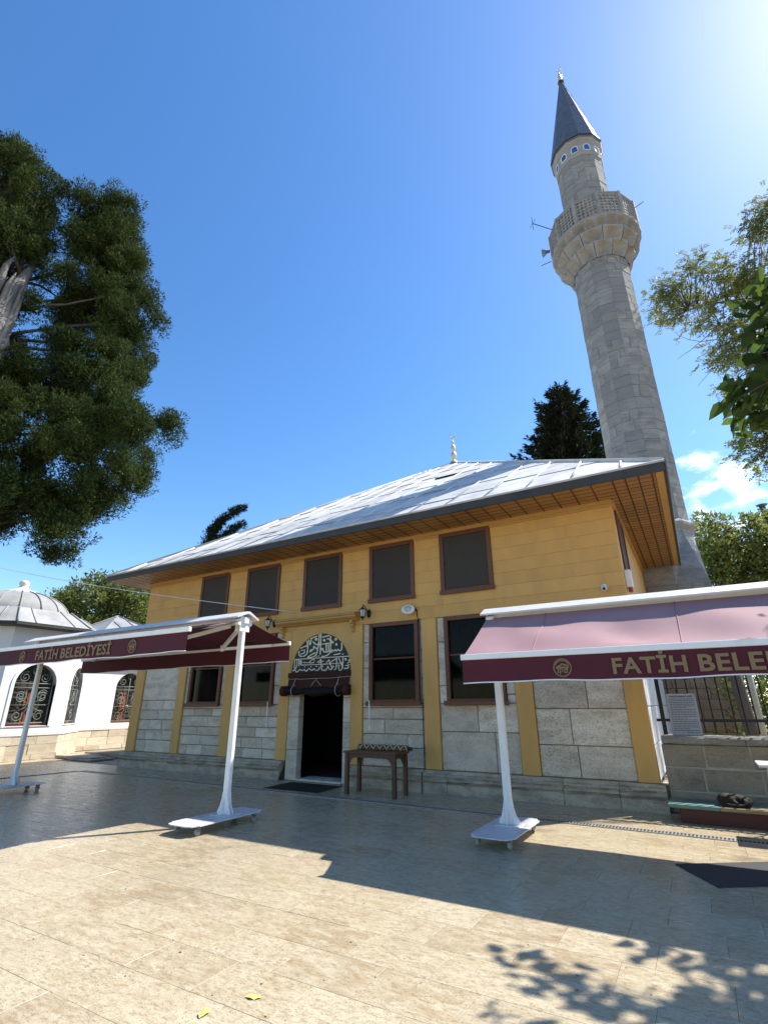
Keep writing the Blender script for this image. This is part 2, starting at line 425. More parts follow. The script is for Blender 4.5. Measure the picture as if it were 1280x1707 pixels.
M['redwood'] = simple('red_brown_shutter', (0.24,0.062,0.028), 0.6, 0.2, 6.0)
M['pipe'] = simple('cream_pipe', (0.52,0.47,0.37), 0.5, 0.05, 5.0)
M['zinc'] = simple('zinc_flue', (0.20,0.22,0.24), 0.4, 0.1, 6.0, metal=0.5)

def kilim():
    m, N, L, p = nodes('patterned_kilim')
    g = N.new('ShaderNodeNewGeometry'); mp = N.new('ShaderNodeMapping')
    mp.inputs['Rotation'].default_value = (0.9, 0, 0); mp.inputs['Scale'].default_value = (1, 1, 1)
    L.new(g.outputs['Position'], mp.inputs['Vector'])
    w = N.new('ShaderNodeTexWave'); w.wave_type = 'RINGS'; w.rings_direction = 'X'
    sx = N.new('ShaderNodeSeparateXYZ'); L.new(mp.outputs['Vector'], sx.inputs[0])
    pp = N.new('ShaderNodeMath'); pp.operation = 'PINGPONG'; pp.inputs[1].default_value = 0.075; L.new(sx.outputs['X'], pp.inputs[0])
    ad = N.new('ShaderNodeMath'); ad.operation = 'ADD'; L.new(pp.outputs[0], ad.inputs[0]); L.new(sx.outputs['Z'], ad.inputs[1])
    md = N.new('ShaderNodeMath'); md.operation = 'PINGPONG'; md.inputs[1].default_value = 0.034; L.new(ad.outputs[0], md.inputs[0])
    f = maprange(N, L, md.outputs[0], 0.014, 0.019)
    L.new(mixc(N, L, f, (0.022,0.016,0.012), (0.42,0.31,0.16)), p.inputs['Base Color']); p.inputs['Roughness'].default_value = 0.95
    N.remove(w); return m
M['kilim'] = kilim()

# flat brush strokes (lettering, emblems): each polyline becomes a thin raised ribbon in the x-z plane facing -y
def ribbon(mb, pts, w, y, t=0.004, taper=True):
    P = [Vector((a, b)) for a, b in pts]; n = len(P)
    if n < 2: return
    # round the path a little
    for _ in range(2 if n > 2 else 0):
        Q = [P[0]]
        for a, b in zip(P[:-1], P[1:]): Q += [a*0.75+b*0.25, a*0.25+b*0.75]
        P = Q + [P[-1]]
    n = len(P); vs = []
    for i, p in enumerate(P):
        d = (P[min(i+1, n-1)] - P[max(i-1, 0)])
        d = d.normalized() if d.length > 1e-9 else Vector((1, 0))
        nn = Vector((-d.y, d.x))
        k = w/2 * (1.0 if not taper else (0.65 + 0.35*abs(d.y) + 0.12*math.sin(i)))
        for s in (-1, 1): vs.append((p.x+nn.x*k*s, y, p.y+nn.y*k*s))
    for i, p in enumerate(P):
        for s in (0, 1): x, yy, z = vs[2*i+s]; vs.append((x, y+t, z))
    o = 2*n; fs = []
    for i in range(n-1):
        fs.append((2*i, 2*i+1, 2*i+3, 2*i+2)); fs.append((2*i, 2*i+2, o+2*i+2, o+2*i)); fs.append((2*i+1, o+2*i+1, o+2*i+3, 2*i+3))
    fs += [(0, o, o+1, 1), (2*n-2, 2*n-1, o+2*n-1, o+2*n-2)]
    mb.add(vs, fs)

def text_mesh(s, size, bold=0.0, extr=0.002, align='CENTER', sx=1.0):
    c = bpy.data.curves.new('lettering', 'FONT'); c.body = s; c.size = size; c.extrude = extr; c.offset = bold
    c.align_x = align; c.resolution_u = 3; c.space_character = 1.06
    o = bpy.data.objects.new('lettering', c); col.objects.link(o)
    dg = bpy.context.evaluated_depsgraph_get()
    me = bpy.data.meshes.new_from_object(o.evaluated_get(dg))
    bpy.data.objects.remove(o); bpy.data.curves.remove(c)
    # stand the text up: x right, y(text) -> z, facing -y
    me.transform(Matrix(((sx,0,0,0),(0,0,-1,0),(0,1,0,0),(0,0,0,1)))); me.update()
    return me
# ------------------------------------------------------------------ measured outlines (metres)
CYP1 = {'o': [-15.799, -3.469], 'az': [-0.9294, 0.3692], 'pts': [(-4.06, 19.01), (-3.22, 19.58), (-2.9, 19.79), (-2.19, 19.56), (-1.6, 19.52), (-1.1, 18.65), (-0.93, 17.4), (-0.97, 16.57), (-0.8, 14.8), (-0.77, 12.59), (-0.28, 10.98), (0.03, 9.8), (-0.03, 8.95), (-1.61, 8.42)]}
CYP2 = {'o': [-15.799, -3.469], 'az': [-0.9294, 0.3692], 'pts': [(-0.86, 18.16), (-0.41, 19.06), (0.11, 19.74), (0.84, 19.57), (1.63, 18.8), (1.83, 17.63), (1.79, 15.83), (2.19, 15.43), (2.85, 14.17), (3.08, 13.47), (2.59, 12.41), (3.12, 11.18), (3.41, 10.56), (4.08, 10.19), (4.22, 9.68), (3.98, 8.86), (3.5, 8.6), (3.03, 7.99), (2.6, 7.6), (2.7, 6.88), (2.34, 6.41), (1.96, 5.92), (1.66, 5.44), (1.27, 5.47), (0.62, 5.77), (0.33, 6.35), (-0.0, 6.04), (-0.99, 5.73), (-1.99, 10.05), (-0.18, 9.72), (-0.45, 11.81), (-0.42, 13.75), (-0.7, 15.66), (-0.45, 16.38), (-0.46, 17.22)]}
FIR = {'o': [-4.983, 23.888], 'az': [-0.1466, 0.9892], 'pts': [(0.33, 23.64), (0.07, 22.56), (0.84, 22.06), (1.58, 22.07), (1.68, 20.75), (2.55, 21.03), (2.43, 19.13), (2.92, 18.32), (2.69, 15.43), (1.59, 13.46), (-2.96, 14.15), (-2.74, 17.82), (-2.4, 19.46), (-2.3, 21.19), (-1.74, 21.57), (-1.02, 22.32), (-0.26, 22.65)]}
TIP = {'o': [-31.823, 17.665], 'az': [-0.7577, 0.6526], 'pts': [(-1.44, 13.95), (-1.18, 15.32), (-0.03, 16.63), (1.09, 17.19), (1.66, 17.59), (1.35, 16.57), (1.61, 15.94), (0.91, 15.01), (0.11, 14.41), (-0.19, 12.84), (-1.11, 12.76)]}
BACKL = {'o': [-29.371, 7.382], 'az': [-0.8639, 0.5037], 'pts': [(-2.86, 7.19), (-2.39, 7.75), (-1.68, 7.92), (-1.18, 8.48), (-0.39, 8.42), (0.42, 8.39), (1.49, 8.88), (2.81, 8.53), (3.42, 7.38), (3.68, 5.57), (-2.33, 5.23)]}
BUSHR = {'o': [2.505, 16.134], 'az': [0.0964, 0.9953], 'pts': [(-1.37, 8.47), (-1.04, 9.51), (-0.76, 9.15), (-0.47, 8.86), (0.05, 9.18), (0.47, 9.06), (0.8, 9.1), (1.34, 9.09), (2.45, 9.05), (1.52, 5.15), (-1.5, 5.49), (-1.52, 7.1)]}
ACA = {'o': [3.172, 10.002], 'az': [0.1586, 0.9873], 'pts': [(-2.09, 17.54), (-1.57, 17.86), (-0.91, 17.75), (-0.67, 18.4), (0.11, 18.51), (0.52, 18.44), (0.74, 17.58), (0.98, 17.11), (1.31, 17.04), (1.72, 16.76), (2.3, 16.51), (3.01, 16.58), (1.8, 11.54), (1.0, 11.65), (0.26, 12.23), (-0.41, 12.54), (-0.52, 13.4), (-0.54, 14.8), (-0.99, 15.64), (-1.47, 16.53), (-1.95, 15.42), (-2.19, 15.7)]}
ACA2 = {'o': [3.172, 10.002], 'az': [0.1586, 0.9873], 'pts': [(2.04, 19.46), (2.36, 19.85), (3.02, 19.61), (3.55, 18.83), (2.95, 16.34), (2.1, 17.23), (1.57, 17.77)]}
ACA3 = {'o': [3.172, 10.002], 'az': [0.1586, 0.9873], 'pts': [(-0.48, 9.83), (-0.16, 10.31), (0.12, 10.8), (0.42, 11.17), (1.1, 11.36), (1.59, 10.68), (1.1, 8.63), (0.19, 8.81), (-0.12, 8.79), (-0.4, 9.22)]}
CAT = {'o': [0.797, -5.621], 'az': [0.1896, 0.9819], 'pts': [(-0.28, 3.61), (-0.22, 3.75), (-0.13, 3.79), (-0.11, 3.95), (0.01, 4.02), (0.1, 4.22), (0.04, 4.35), (0.15, 4.49), (0.24, 4.63), (0.44, 4.61), (0.15, 3.39), (-0.02, 3.56), (-0.13, 3.55), (-0.19, 3.61)]}
CALLI = [[(-6.865, 2.88), (-6.857, 2.806), (-6.866, 2.727), (-6.897, 2.706), (-6.943, 2.724), (-6.966, 2.754), (-6.98, 2.718), (-7.016, 2.713), (-7.04, 2.751), (-7.057, 2.715), (-7.1, 2.717), (-7.129, 2.748), (-7.156, 2.713), (-7.127, 2.682)], [(-7.078, 2.629), (-6.889, 2.648)], [(-6.831, 2.645), (-6.819, 2.623)], [(-7.188, 3.064), (-7.175, 2.966), (-7.174, 2.847), (-7.176, 2.744), (-7.192, 2.671), (-7.256, 2.63), (-7.349, 2.608), (-7.434, 2.609)], [(-7.237, 2.873), (-7.227, 2.746), (-7.239, 2.695), (-7.291, 2.703)], [(-7.304, 2.884), (-7.293, 2.75), (-7.3, 2.706), (-7.353, 2.701), (-7.383, 2.74), (-7.404, 2.764), (-7.432, 2.75), (-7.443, 2.788), (-7.405, 2.793), (-7.375, 2.762)], [(-7.469, 3.129), (-7.466, 2.985), (-7.47, 2.834), (-7.469, 2.656)], [(-7.518, 3.133), (-7.52, 2.988), (-7.533, 2.853), (-7.556, 2.735), (-7.581, 2.661), (-7.637, 2.619), (-7.733, 2.602), (-7.841, 2.599)], [(-7.29, 2.996), (-7.234, 3.007), (-7.194, 2.96), (-7.136, 2.934), (-7.079, 2.9), (-7.154, 2.905), (-7.267, 2.897), (-7.381, 2.889), (-7.535, 2.883), (-7.613, 2.896), (-7.674, 2.937), (-7.695, 2.969)], [(-7.778, 3.035), (-7.574, 3.083)], [(-7.427, 3.05), (-7.217, 3.074)], [(-7.63, 3.033), (-7.581, 3.03), (-7.579, 2.992), (-7.628, 2.995), (-7.63, 3.033)], [(-7.386, 2.995), (-7.347, 2.992), (-7.346, 2.954), (-7.384, 2.957), (-7.386, 2.995)], [(-7.062, 2.966), (-7.045, 2.995), (-7.011, 2.985), (-7.021, 2.956), (-7.058, 2.956)], [(-7.041, 2.876), (-7.012, 2.852), (-6.985, 2.873)], [(-7.012, 2.852), (-7.013, 2.832)], [(-7.875, 2.996), (-7.86, 2.918), (-7.845, 2.826), (-7.849, 2.735), (-7.875, 2.676), (-7.942, 2.642), (-8.052, 2.64), (-8.104, 2.673), (-8.115, 2.734), (-8.091, 2.771)], [(-7.827, 3.016), (-7.802, 2.93), (-7.789, 2.883)], [(-7.747, 3.018), (-7.764, 2.958), (-7.77, 2.897)], [(-8.065, 2.831), (-7.957, 2.863), (-7.868, 2.88)], [(-8.056, 2.693), (-7.976, 2.704), (-7.919, 2.739)], [(-7.559, 2.787), (-7.629, 2.829), (-7.689, 2.862), (-7.647, 2.8), (-7.704, 2.773), (-7.741, 2.744), (-7.779, 2.724), (-7.762, 2.768), (-7.724, 2.789)], [(-8.042, 2.783), (-7.991, 2.781)], [(-7.952, 2.794), (-7.93, 2.755)], [(-7.573, 2.624), (-7.555, 2.612)], [(-7.516, 2.628), (-7.498, 2.617)], [(-7.841, 2.607), (-7.756, 2.655), (-7.603, 2.707)], [(-8.229, 2.58), (-6.649, 2.578)], [(-8.039, 2.443), (-7.627, 2.434), (-7.136, 2.435), (-6.798, 2.443)], [(-8.029, 2.45), (-8.003, 2.502), (-8.046, 2.549)], [(-8.218, 2.572), (-8.221, 2.466), (-8.222, 2.346)], [(-8.148, 2.576), (-8.148, 2.433), (-8.183, 2.359)], [(-8.092, 2.573), (-8.087, 2.415)], [(-8.048, 2.579), (-8.05, 2.459)], [(-7.441, 2.551), (-7.435, 2.433), (-7.411, 2.316), (-7.372, 2.293)], [(-6.993, 2.559), (-6.992, 2.444), (-7.003, 2.315), (-7.057, 2.296)], [(-6.82, 2.572), (-6.816, 2.436), (-6.831, 2.323), (-6.874, 2.275), (-6.929, 2.298)], [(-6.938, 2.556), (-6.88, 2.453), (-6.813, 2.337)], [(-7.214, 2.533), (-7.183, 2.452), (-7.133, 2.378), (-7.113, 2.319)], [(-8.282, 2.333), (-8.239, 2.309), (-8.203, 2.36), (-8.157, 2.276), (-8.108, 2.297), (-8.052, 2.354), (-8.011, 2.323), (-7.951, 2.314), (-7.914, 2.349), (-7.87, 2.281), (-7.815, 2.331), (-7.777, 2.359), (-7.737, 2.328), (-7.677, 2.304), (-7.641, 2.354), (-7.581, 2.3), (-7.505, 2.305), (-7.469, 2.347), (-7.49, 2.377)], [(-7.354, 2.314), (-7.324, 2.277), (-7.261, 2.325), (-7.236, 2.382), (-7.186, 2.308), (-7.131, 2.306), (-7.079, 2.39), (-7.059, 2.36)], [(-6.776, 2.307), (-6.759, 2.335), (-6.735, 2.305), (-6.714, 2.33), (-6.691, 2.304), (-6.661, 2.345), (-6.671, 2.374)], [(-6.773, 2.52), (-6.747, 2.54), (-6.719, 2.51), (-6.745, 2.49), (-6.773, 2.513)], [(-6.699, 2.424), (-6.655, 2.444), (-6.62, 2.477), (-6.647, 2.507), (-6.674, 2.48)], [(-6.751, 2.377), (-6.627, 2.393)], [(-7.963, 2.5), (-7.784, 2.477), (-7.748, 2.52), (-7.691, 2.555), (-7.613, 2.537)], [(-7.765, 2.477), (-7.667, 2.472), (-7.63, 2.5)], [(-7.543, 2.482), (-7.44, 2.536)], [(-7.513, 2.466), (-7.363, 2.503)], [(-7.286, 2.471), (-7.213, 2.511)], [(-7.174, 2.466), (-7.01, 2.538)], [(-7.396, 2.403), (-7.367, 2.387), (-7.391, 2.376), (-7.396, 2.403)], [(-7.245, 2.382), (-7.217, 2.374)], [(-6.95, 2.385), (-6.933, 2.405), (-6.905, 2.383), (-6.94, 2.356), (-6.912, 2.312)], [(-7.74, 2.394), (-7.711, 2.386)], [(-7.917, 2.401), (-7.887, 2.393)], [(-7.587, 2.403), (-7.538, 2.394)]]
# ------------------------------------------------------------------ pavement: bed sheet and travertine tiles
bed = struct(MB().add([(-400,-400,-0.012),(400,-400,-0.012),(400,400,-0.012),(-400,400,-0.012)], [(0,1,2,3)]).build('ground', M['grout']))
pav = struct(MB().add([(-18.6,-14.2,-0.006),(9.2,-14.2,-0.006),(9.2,-0.02,-0.006),(-18.6,-0.02,-0.006)], [(0,1,2,3)]).build('pavement', M['grout']))

def project(p):
    d = Vector(p) - CAM; z = d.dot(Fw)
    if z < 0.2: return None
    return 640 + FPX*d.dot(Rt)/z, 853.5 - FPX*d.dot(Up)/z, z
TL, TW, GAP = 0.61, 0.405, 0.0022
def tile_mesh(l, w, k):
    q = random.Random(k); c = 0.0013
    mb = MB(); x, y = l/2, w/2
    j = lambda: q.uniform(-0.0006, 0.0006)
    t = [(-x+c+j(),-y+c+j(),j()*0.6),(x-c+j(),-y+c+j(),j()*0.6),(x-c+j(),y-c+j(),j()*0.6),(-x+c+j(),y-c+j(),j()*0.6)]
    o = [(-x,-y,-c),(x,-y,-c),(x,y,-c),(-x,y,-c)]; b = [(a,d,-0.03) for a,d,_ in o]
    mb.add(t+o+b, [(0,1,2,3)] + [(4+i,4+(i+1)%4,(i+1)%4,i) for i in range(4)] + [(8+i,8+(i+1)%4,4+(i+1)%4,4+i) for i in range(4)])
    return mb
spots = []
row = 0; y = -14.0
while y < -0.05:
    off = (row % 2)*TL*0.5 + rnd.uniform(-0.06, 0.06)
    x = -18.5 + off
    w = min(TW, -0.05 - y)
    while x < 9.0:
        spots.append((x+TL/2, y+w/2, w)); x += TL
    y += TW; row += 1
def score(s):
    q = project((s[0], s[1], 0))
    if q is None or not (-60 < q[0] < 1340 and q[1] < 1790): return 0
    return 1/q[2]**3
spots.sort(key=lambda s: -score(s))
near, far = spots[:300], spots[300:]
variants = [tile_mesh(TL-GAP, TW-GAP, k).mesh('paving_tile') for k in range(6)]
for me in variants: me.materials.append(M['tile'])
for i, (x, y, w) in enumerate(near):
    if abs(w-TW) > 0.01: me = tile_mesh(TL-GAP, w-GAP, i).mesh('paving_tile'); me.materials.append(M['tile'])
    else: me = variants[i % 6]
    o = bpy.data.objects.new('paving_tile', me); col.objects.link(o); o.parent = pav
    o.location = (x, y, rnd.uniform(-0.0006, 0.0006))
    o.rotation_euler = (rnd.uniform(-.0018,.0018), rnd.uniform(-.0018,.0018), rnd.uniform(-0.003, 0.003))
mb = MB()
for i, (x, y, w) in enumerate(far):
    t = tile_mesh(TL-GAP, w-GAP, i); dz = rnd.uniform(-0.001, 0.001)
    mb.add([(a+x, b+y, c+dz) for a, b, c in t.v], t.f)
stuff(mb.build('paving_tiles_far', M['tile'], pav, fix=False))

# ------------------------------------------------------------------ mosque
mosque = thing('mosque', 'ochre timber and stone mosque with grey lead hipped roof and arched doorway', 'mosque')
XL, XR = -14.18, -0.78
PIL = [(-14.18,-13.805),(-12.31,-12.01),(-10.51,-10.20),(-8.64,-8.335),(-6.58,-6.28),(-4.80,-4.47),(-2.92,-2.605),(-1.085,-0.78)]
UPW = [(-11.82,-10.69),(-10.02,-8.84),(-8.06,-6.88),(-6.105,-4.936),(-4.308,-3.15)]
LOW = [(-11.84,-10.65),(-10.04,-8.85),(-6.10,-4.89),(-4.29,-3.10)]
ZS, ZB, ZW0, ZW1, ZTOP = 0.385, 3.25, 3.72, 5.05, 5.10
DX0, DX1 = -8.01, -6.78
YB = 18.9           # back of the building
# solid core walls behind the facing, with the doorway left open
mb = MB()
mb.box(XL+0.02, DX0-0.30, 0.12, 0.5, 0.0, 5.1); mb.box(DX1+0.18, XR-0.02, 0.12, 0.5, 0.0, 5.1)
mb.box(DX0-0.30, DX1+0.18, 0.12, 0.5, 2.17, 5.1)
mb.box(XL+0.02, XL+0.4, 0.5, YB-0.9, 0, 5.1); mb.box(XR-0.4, XR-0.03, 0.5, YB-0.9, 0, 5.1); mb.box(XL+0.4, XR-0.4, YB-1.3, YB-0.9, 0, 5.1)
mb.build('wall', M['coping'], mosque)
# dim entrance room
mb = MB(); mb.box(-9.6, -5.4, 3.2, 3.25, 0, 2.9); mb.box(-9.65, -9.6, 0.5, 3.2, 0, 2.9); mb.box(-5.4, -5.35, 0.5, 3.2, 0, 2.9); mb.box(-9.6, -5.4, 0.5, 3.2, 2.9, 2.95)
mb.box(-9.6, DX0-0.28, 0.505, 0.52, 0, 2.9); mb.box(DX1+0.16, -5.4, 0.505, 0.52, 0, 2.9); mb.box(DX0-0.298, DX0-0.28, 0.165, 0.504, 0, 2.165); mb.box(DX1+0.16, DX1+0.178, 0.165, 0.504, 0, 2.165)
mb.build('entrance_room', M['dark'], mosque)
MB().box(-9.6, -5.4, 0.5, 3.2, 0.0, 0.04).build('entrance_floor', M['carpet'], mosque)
MB().box(-7.86, -7.66, 3.17, 3.195, 1.25, 1.75).box(-7.60, -7.40, 3.17, 3.195, 1.25, 1.7).build('notice_sheet', M['camwhite'], mosque)

def block(x0, x1, z0, z1, y=0.004, depth=0.11, c=0.010, j=0.006):
    """one dressed stone facing -y with worn, chamfered edges"""
    u = lambda a: rnd.uniform(-a, a)
    o = [(x0,z0),(x1,z0),(x1,z1),(x0,z1)]
    sg = [(1,1),(-1,1),(-1,-1),(1,-1)]
    dy = u(0.004)
    fr = [(a+sx*(c+abs(u(j))), y+dy+u(0.002), b+sz*(c+abs(u(j)))) for (a,b),(sx,sz) in zip(o, sg)]
    md = [(a, y+dy+c, b) for a, b in o]; bk = [(a, y+depth, b) for a, b in o]
    return MB().add(fr+md+bk, [(0,1,2,3)]+[(4+i,4+(i+1)%4,(i+1)%4,i) for i in range(4)]+[(8+i,8+(i+1)%4,4+(i+1)%4,4+i) for i in range(4)])
G = 0.0055
def stones(x0, x1, rows, mat='stone', name='stone_block'):
    """rows: (z0, z1, list of split fractions)"""
    for z0, z1, sp in rows:
        e = [0.0] + list(sp) + [1.0]
        for a, b in zip(e[:-1], e[1:]):
            block(x0+(x1-x0)*a+G, x0+(x1-x0)*b-G, z0+G, z1-G).build(name, M[mat], mosque)
B = [(PIL[i][1], PIL[i+1][0]) for i in range(7)]
stones(*B[0], [(.385,.69,[.27]),(.69,.94,[.24,.70]),(.94,1.20,[.30,.66]),(1.20,1.45,[.52]),(1.45,1.70,[.16,.64]),(1.70,3.25,[])])
def window_bay(b, w, rows, lp, rp):
    stones(*b, rows)
    for z0, z1 in lp: block(b[0]+G, w[0]-0.004, z0+G, z1-G).build('stone_block', M['stone'], mosque)
    for z0, z1 in rp: block(w[1]+0.004, b[1]-G, z0+G, z1-G).build('stone_block', M['stone'], mosque)
window_bay(B[1], LOW[0], [(.385,.62,[.20,.58]),(.62,.85,[.52]),(.85,1.05,[.42]),(1.05,1.30,[.66]),(1.30,1.48,[.30,.74]),(1.48,1.565,[.5])],
           [(1.565,2.4),(2.4,3.25)], [(1.565,1.9),(1.9,2.7),(2.7,3.25)])
window_bay(B[2], LOW[1], [(.385,.60,[.30,.72]),(.60,.84,[.26,.70]),(.84,1.06,[.55]),(1.06,1.30,[.34,.80]),(1.30,1.565,[.22,.62])],
           [(1.565,2.2),(2.2,3.25)], [(1.565,2.0),(2.0,2.52),(2.52,3.25)])
window_bay(B[4], LOW[2], [(.385,.74,[.46]),(.74,.99,[.72]),(.99,1.27,[.36]),(1.27,1.50,[.50]),(1.50,1.565,[.3])],
           [(1.565,2.3),(2.3,2.85),(2.85,3.25)], [(1.565,2.05),(2.05,2.62),(2.62,3.25)])
window_bay(B[5], LOW[3], [(.385,1.06,[.70]),(1.06,1.565,[.50,.76])],
           [(1.565,1.9),(1.9,2.75),(2.75,3.25)], [(1.565,1.72),(1.72,2.5),(2.5,3.25)])
stones(*B[6], [(.385,.885,[.43]),(.885,1.47,[.39]),(1.47,2.05,[.60]),(2.05,2.65,[.45]),(2.65,3.25,[.55])])

# moulded base course: separate eroded stones
prof = [(-0.155,0.0),(-0.158,0.165),(-0.118,0.185),(-0.150,0.205),(-0.172,0.225),(-0.172,0.250),(-0.122,0.268),(-0.138,0.290),(-0.135,0.318),(-0.095,0.335),(-0.100,0.382),(0.10,0.382)]
def base_stone(x0, x1):
    n = 5; vs = []; fs = []; m = len(prof)
    w = [rnd.uniform(-0.010, 0.010) for _ in range(m)]
    for i in range(n+1):
        x = x0 + (x1-x0)*i/n
        for k, (a, b) in enumerate(prof):
            bite = -0.03*max(0, rnd.random()-0.86)*8 if k not in (0, m-1) else 0
            vs.append((x, a - bite + w[k]*0.5 + rnd.uniform(-0.006, 0.006), max(0, b + (rnd.uniform(-0.005, 0.005) if 0 < k < m-2 else 0))))
    for i in range(n):
        for k in range(m-1): fs.append((i*m+k, (i+1)*m+k, (i+1)*m+k+1, i*m+k+1))
    fs += [tuple(range(m)), tuple(reversed(range(n*m, n*m+m)))]
    return MB().add(vs, fs)
for a, b in ((XL-0.07, -8.40), (-6.52, XR+0.07)):
    x = a
    while x < b-0.01:
        l = rnd.uniform(0.75, 1.35)
        if b - (x+l) < 0.5: l = b - x
        base_stone(x+0.004, x+l-0.004).build('base_stone', M['base'], mosque); x += l
for yy in np.arange(-0.02, 6.0, 1.0):       # return of the base along the side
    MB().box(XR, XR+0.10, yy+0.09, min(6.08, yy+1.08), 0, 0.36).build('base_stone', M['base'], mosque)

# painted pilasters
for i, (a, b) in enumerate(PIL):
    z1 = ZB if i not in (3, 4) else ZB
    MB().cbox(a, b, -0.045, 0.11, ZS+0.002, z1-0.003, 0.008).build('pilaster', M['ochre'], mosque)
# upper storey: horizontal boards, one object each, cut around the windows
PP = 0.2553; z = ZB
while z < ZTOP - 0.01:
    z1 = min(z+PP, ZTOP)
    cuts = [(a, b) for a, b in UPW if ZW0 < z1-0.02 and ZW1 > z+0.02]
    e = [XL]
    for a, b in cuts: e += [a+0.02, b-0.02]
    e.append(XR)
    for a, b in zip(e[0::2], e[1::2]):
        n = max(1, round((b-a)/4.5))
        for k in range(n):
            MB().cbox(a+(b-a)*k/n+(0.0012 if k else 0), a+(b-a)*(k+1)/n-0.0012, -0.03+rnd.uniform(-.0015,.0015), 0.11, z+0.0012, z1-0.0012, 0.0022).build('plank', M['ochre'], mosque)
    for a, b in cuts:                          # short boards above and below each window
        if z < ZW0: MB().cbox(a+0.0212, b-0.0212, -0.03, 0.11, z+0.0014, min(z1, ZW0+0.04)-0.0012, 0.0022).build('plank', M['ochre'], mosque)
        if z1 > ZW1: MB().cbox(a+0.0212, b-0.0212, -0.03, 0.11, max(z, ZW1-0.04)+0.0012, z1-0.0012, 0.0022).build('plank', M['ochre'], mosque)
    z = z1
z = ZB
while z < ZTOP - 0.01:                         # side wall boards
    z1 = min(z+PP, ZTOP)
    for a, b in ((0.115, 0.35), (1.45, 6.08)) if (z1 > 3.8) else ((0.115, 6.08),):
        MB().cbox(XR-0.1, XR, a, b, z+0.0012, z1-0.0012, 0.0022).build('plank', M['ochre'], mosque)
    z = z1
for z0, z1 in ((.385,.9),(.9,1.5),(1.5,2.1),(2.1,2.7),(2.7,3.25)):
    y = 0.12
    while y < 6.05:
        y1 = min(6.08, y+rnd.uniform(0.7, 1.2))
        MB().cbox(XR-0.12, XR-0.012+rnd.uniform(-.004,.004), y+0.004, y1-0.004, z0+0.004, z1-0.004, 0.01).build('stone_block', M['marble'], mosque); y = y1
# moulding under the soffit, corner boards
MB().box(XL-0.02, XR+0.02, -0.085, -0.034, 5.045, 5.125).box(XR+0.004, XR+0.05, -0.034, 6.08, 5.045, 5.125).build('cornice_moulding', M['ochre_trim'], mosque)
MB().box(XL-0.03, XR+0.03, -0.060, -0.034, 5.00, 5.043).build('cornice_moulding', M['ochre_trim'], mosque)

# --- windows
def window(x0, x1, z0, z1, lower, y=-0.03, side=False):
    t = 0.095 if not lower else 0.085
    root = MB(); yo = y-0.035; yi = 0.07
    root.cbox(x0, x0+t, yo, yi, z0, z1, 0.006); root.cbox(x1-t, x1, yo, yi, z0, z1, 0.006)
    root.cbox(x0+t+.001, x1-t-.001, yo, yi, z1-t, z1, 0.006); root.cbox(x0+t+.001, x1-t-.001, yo, yi, z0, z0+t, 0.006)
    fr = root.build('window_frame', M['brown'], None)
    sl = MB().cbox(x0-0.05, x1+0.05, yo-0.05, yo-0.003, z0-0.035, z0+0.05, 0.01) if lower else MB().cbox(x0-0.02, x1+0.02, yo-0.022, yo-0.003, z0-0.02, z0+0.075, 0.006)
    sl.build('sill', M['brown'], fr)
    if lower:
        zm = z0 + (z1-z0)*0.545
        MB().cbox(x0+t+.002, x1-t-.002, y+0.01, y+0.05, zm-0.016, zm+0.016, 0.004).build('glazing_bar', M['brown'], fr)
        for a, b in ((z0+t, zm-0.017), (zm+0.017, z1-t)):
            MB().box(x0+t, x1-t, y+0.032, y+0.038, a, b).build('pane', M['pane'], fr)
        # net curtain in soft folds behind the glass
        n = 46; vs = []; fs = []
        for i in range(n+1):
            x = x0+t*0.5+(x1-x0-t)*i/n; d = 0.075 + 0.012*math.sin(i*1.35+x*7) + 0.006*math.sin(i*3.1)
            vs += [(x, d, z0+0.03), (x, d, z1-0.03)]
        for i in range(n): fs.append((2*i, 2*i+2, 2*i+3, 2*i+1))
        MB().add(vs, fs, True).build('curtain', M['lace'], fr)
    else:
        MB().cbox(x0+t+.002, x1-t-.002, y-0.012, y+0.02, z0+t+.002, z1-t-.002, 0.004).build('insect_screen', M['screen'], fr)
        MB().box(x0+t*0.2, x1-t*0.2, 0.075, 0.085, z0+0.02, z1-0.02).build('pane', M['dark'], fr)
        MB().cbox(x0+t-0.006, x0+t+0.03, y-0.022, y-0.008, z0+0.5*(z1-z0)-0.05, z0+0.5*(z1-z0), 0.003).build('hinge', M['iron'], fr)
    fr.parent = mosque
    return fr
for a, b in UPW: window(a, b, ZW0, ZW1, False)
for a, b in LOW: window(a, b, 1.565, 3.245, True)
# the side window, seen edge-on under the eave
mb = MB(); mb.cbox(XR-0.02, XR+0.035, 0.36, 0.46, 3.80, 5.04); mb.cbox(XR-0.02, XR+0.035, 1.34, 1.44, 3.80, 5.04); mb.cbox(XR-0.02, XR+0.035, .461, 1.339, 3.80, 3.90); mb.cbox(XR-0.02, XR+0.035, .461, 1.339, 4.94, 5.04)
sw = mb.build('window_frame', M['brown'], mosque)
MB().box(XR-0.01, XR+0.012, 0.462, 1.338, 3.902, 4.938).build('insect_screen', M['screen'], sw)

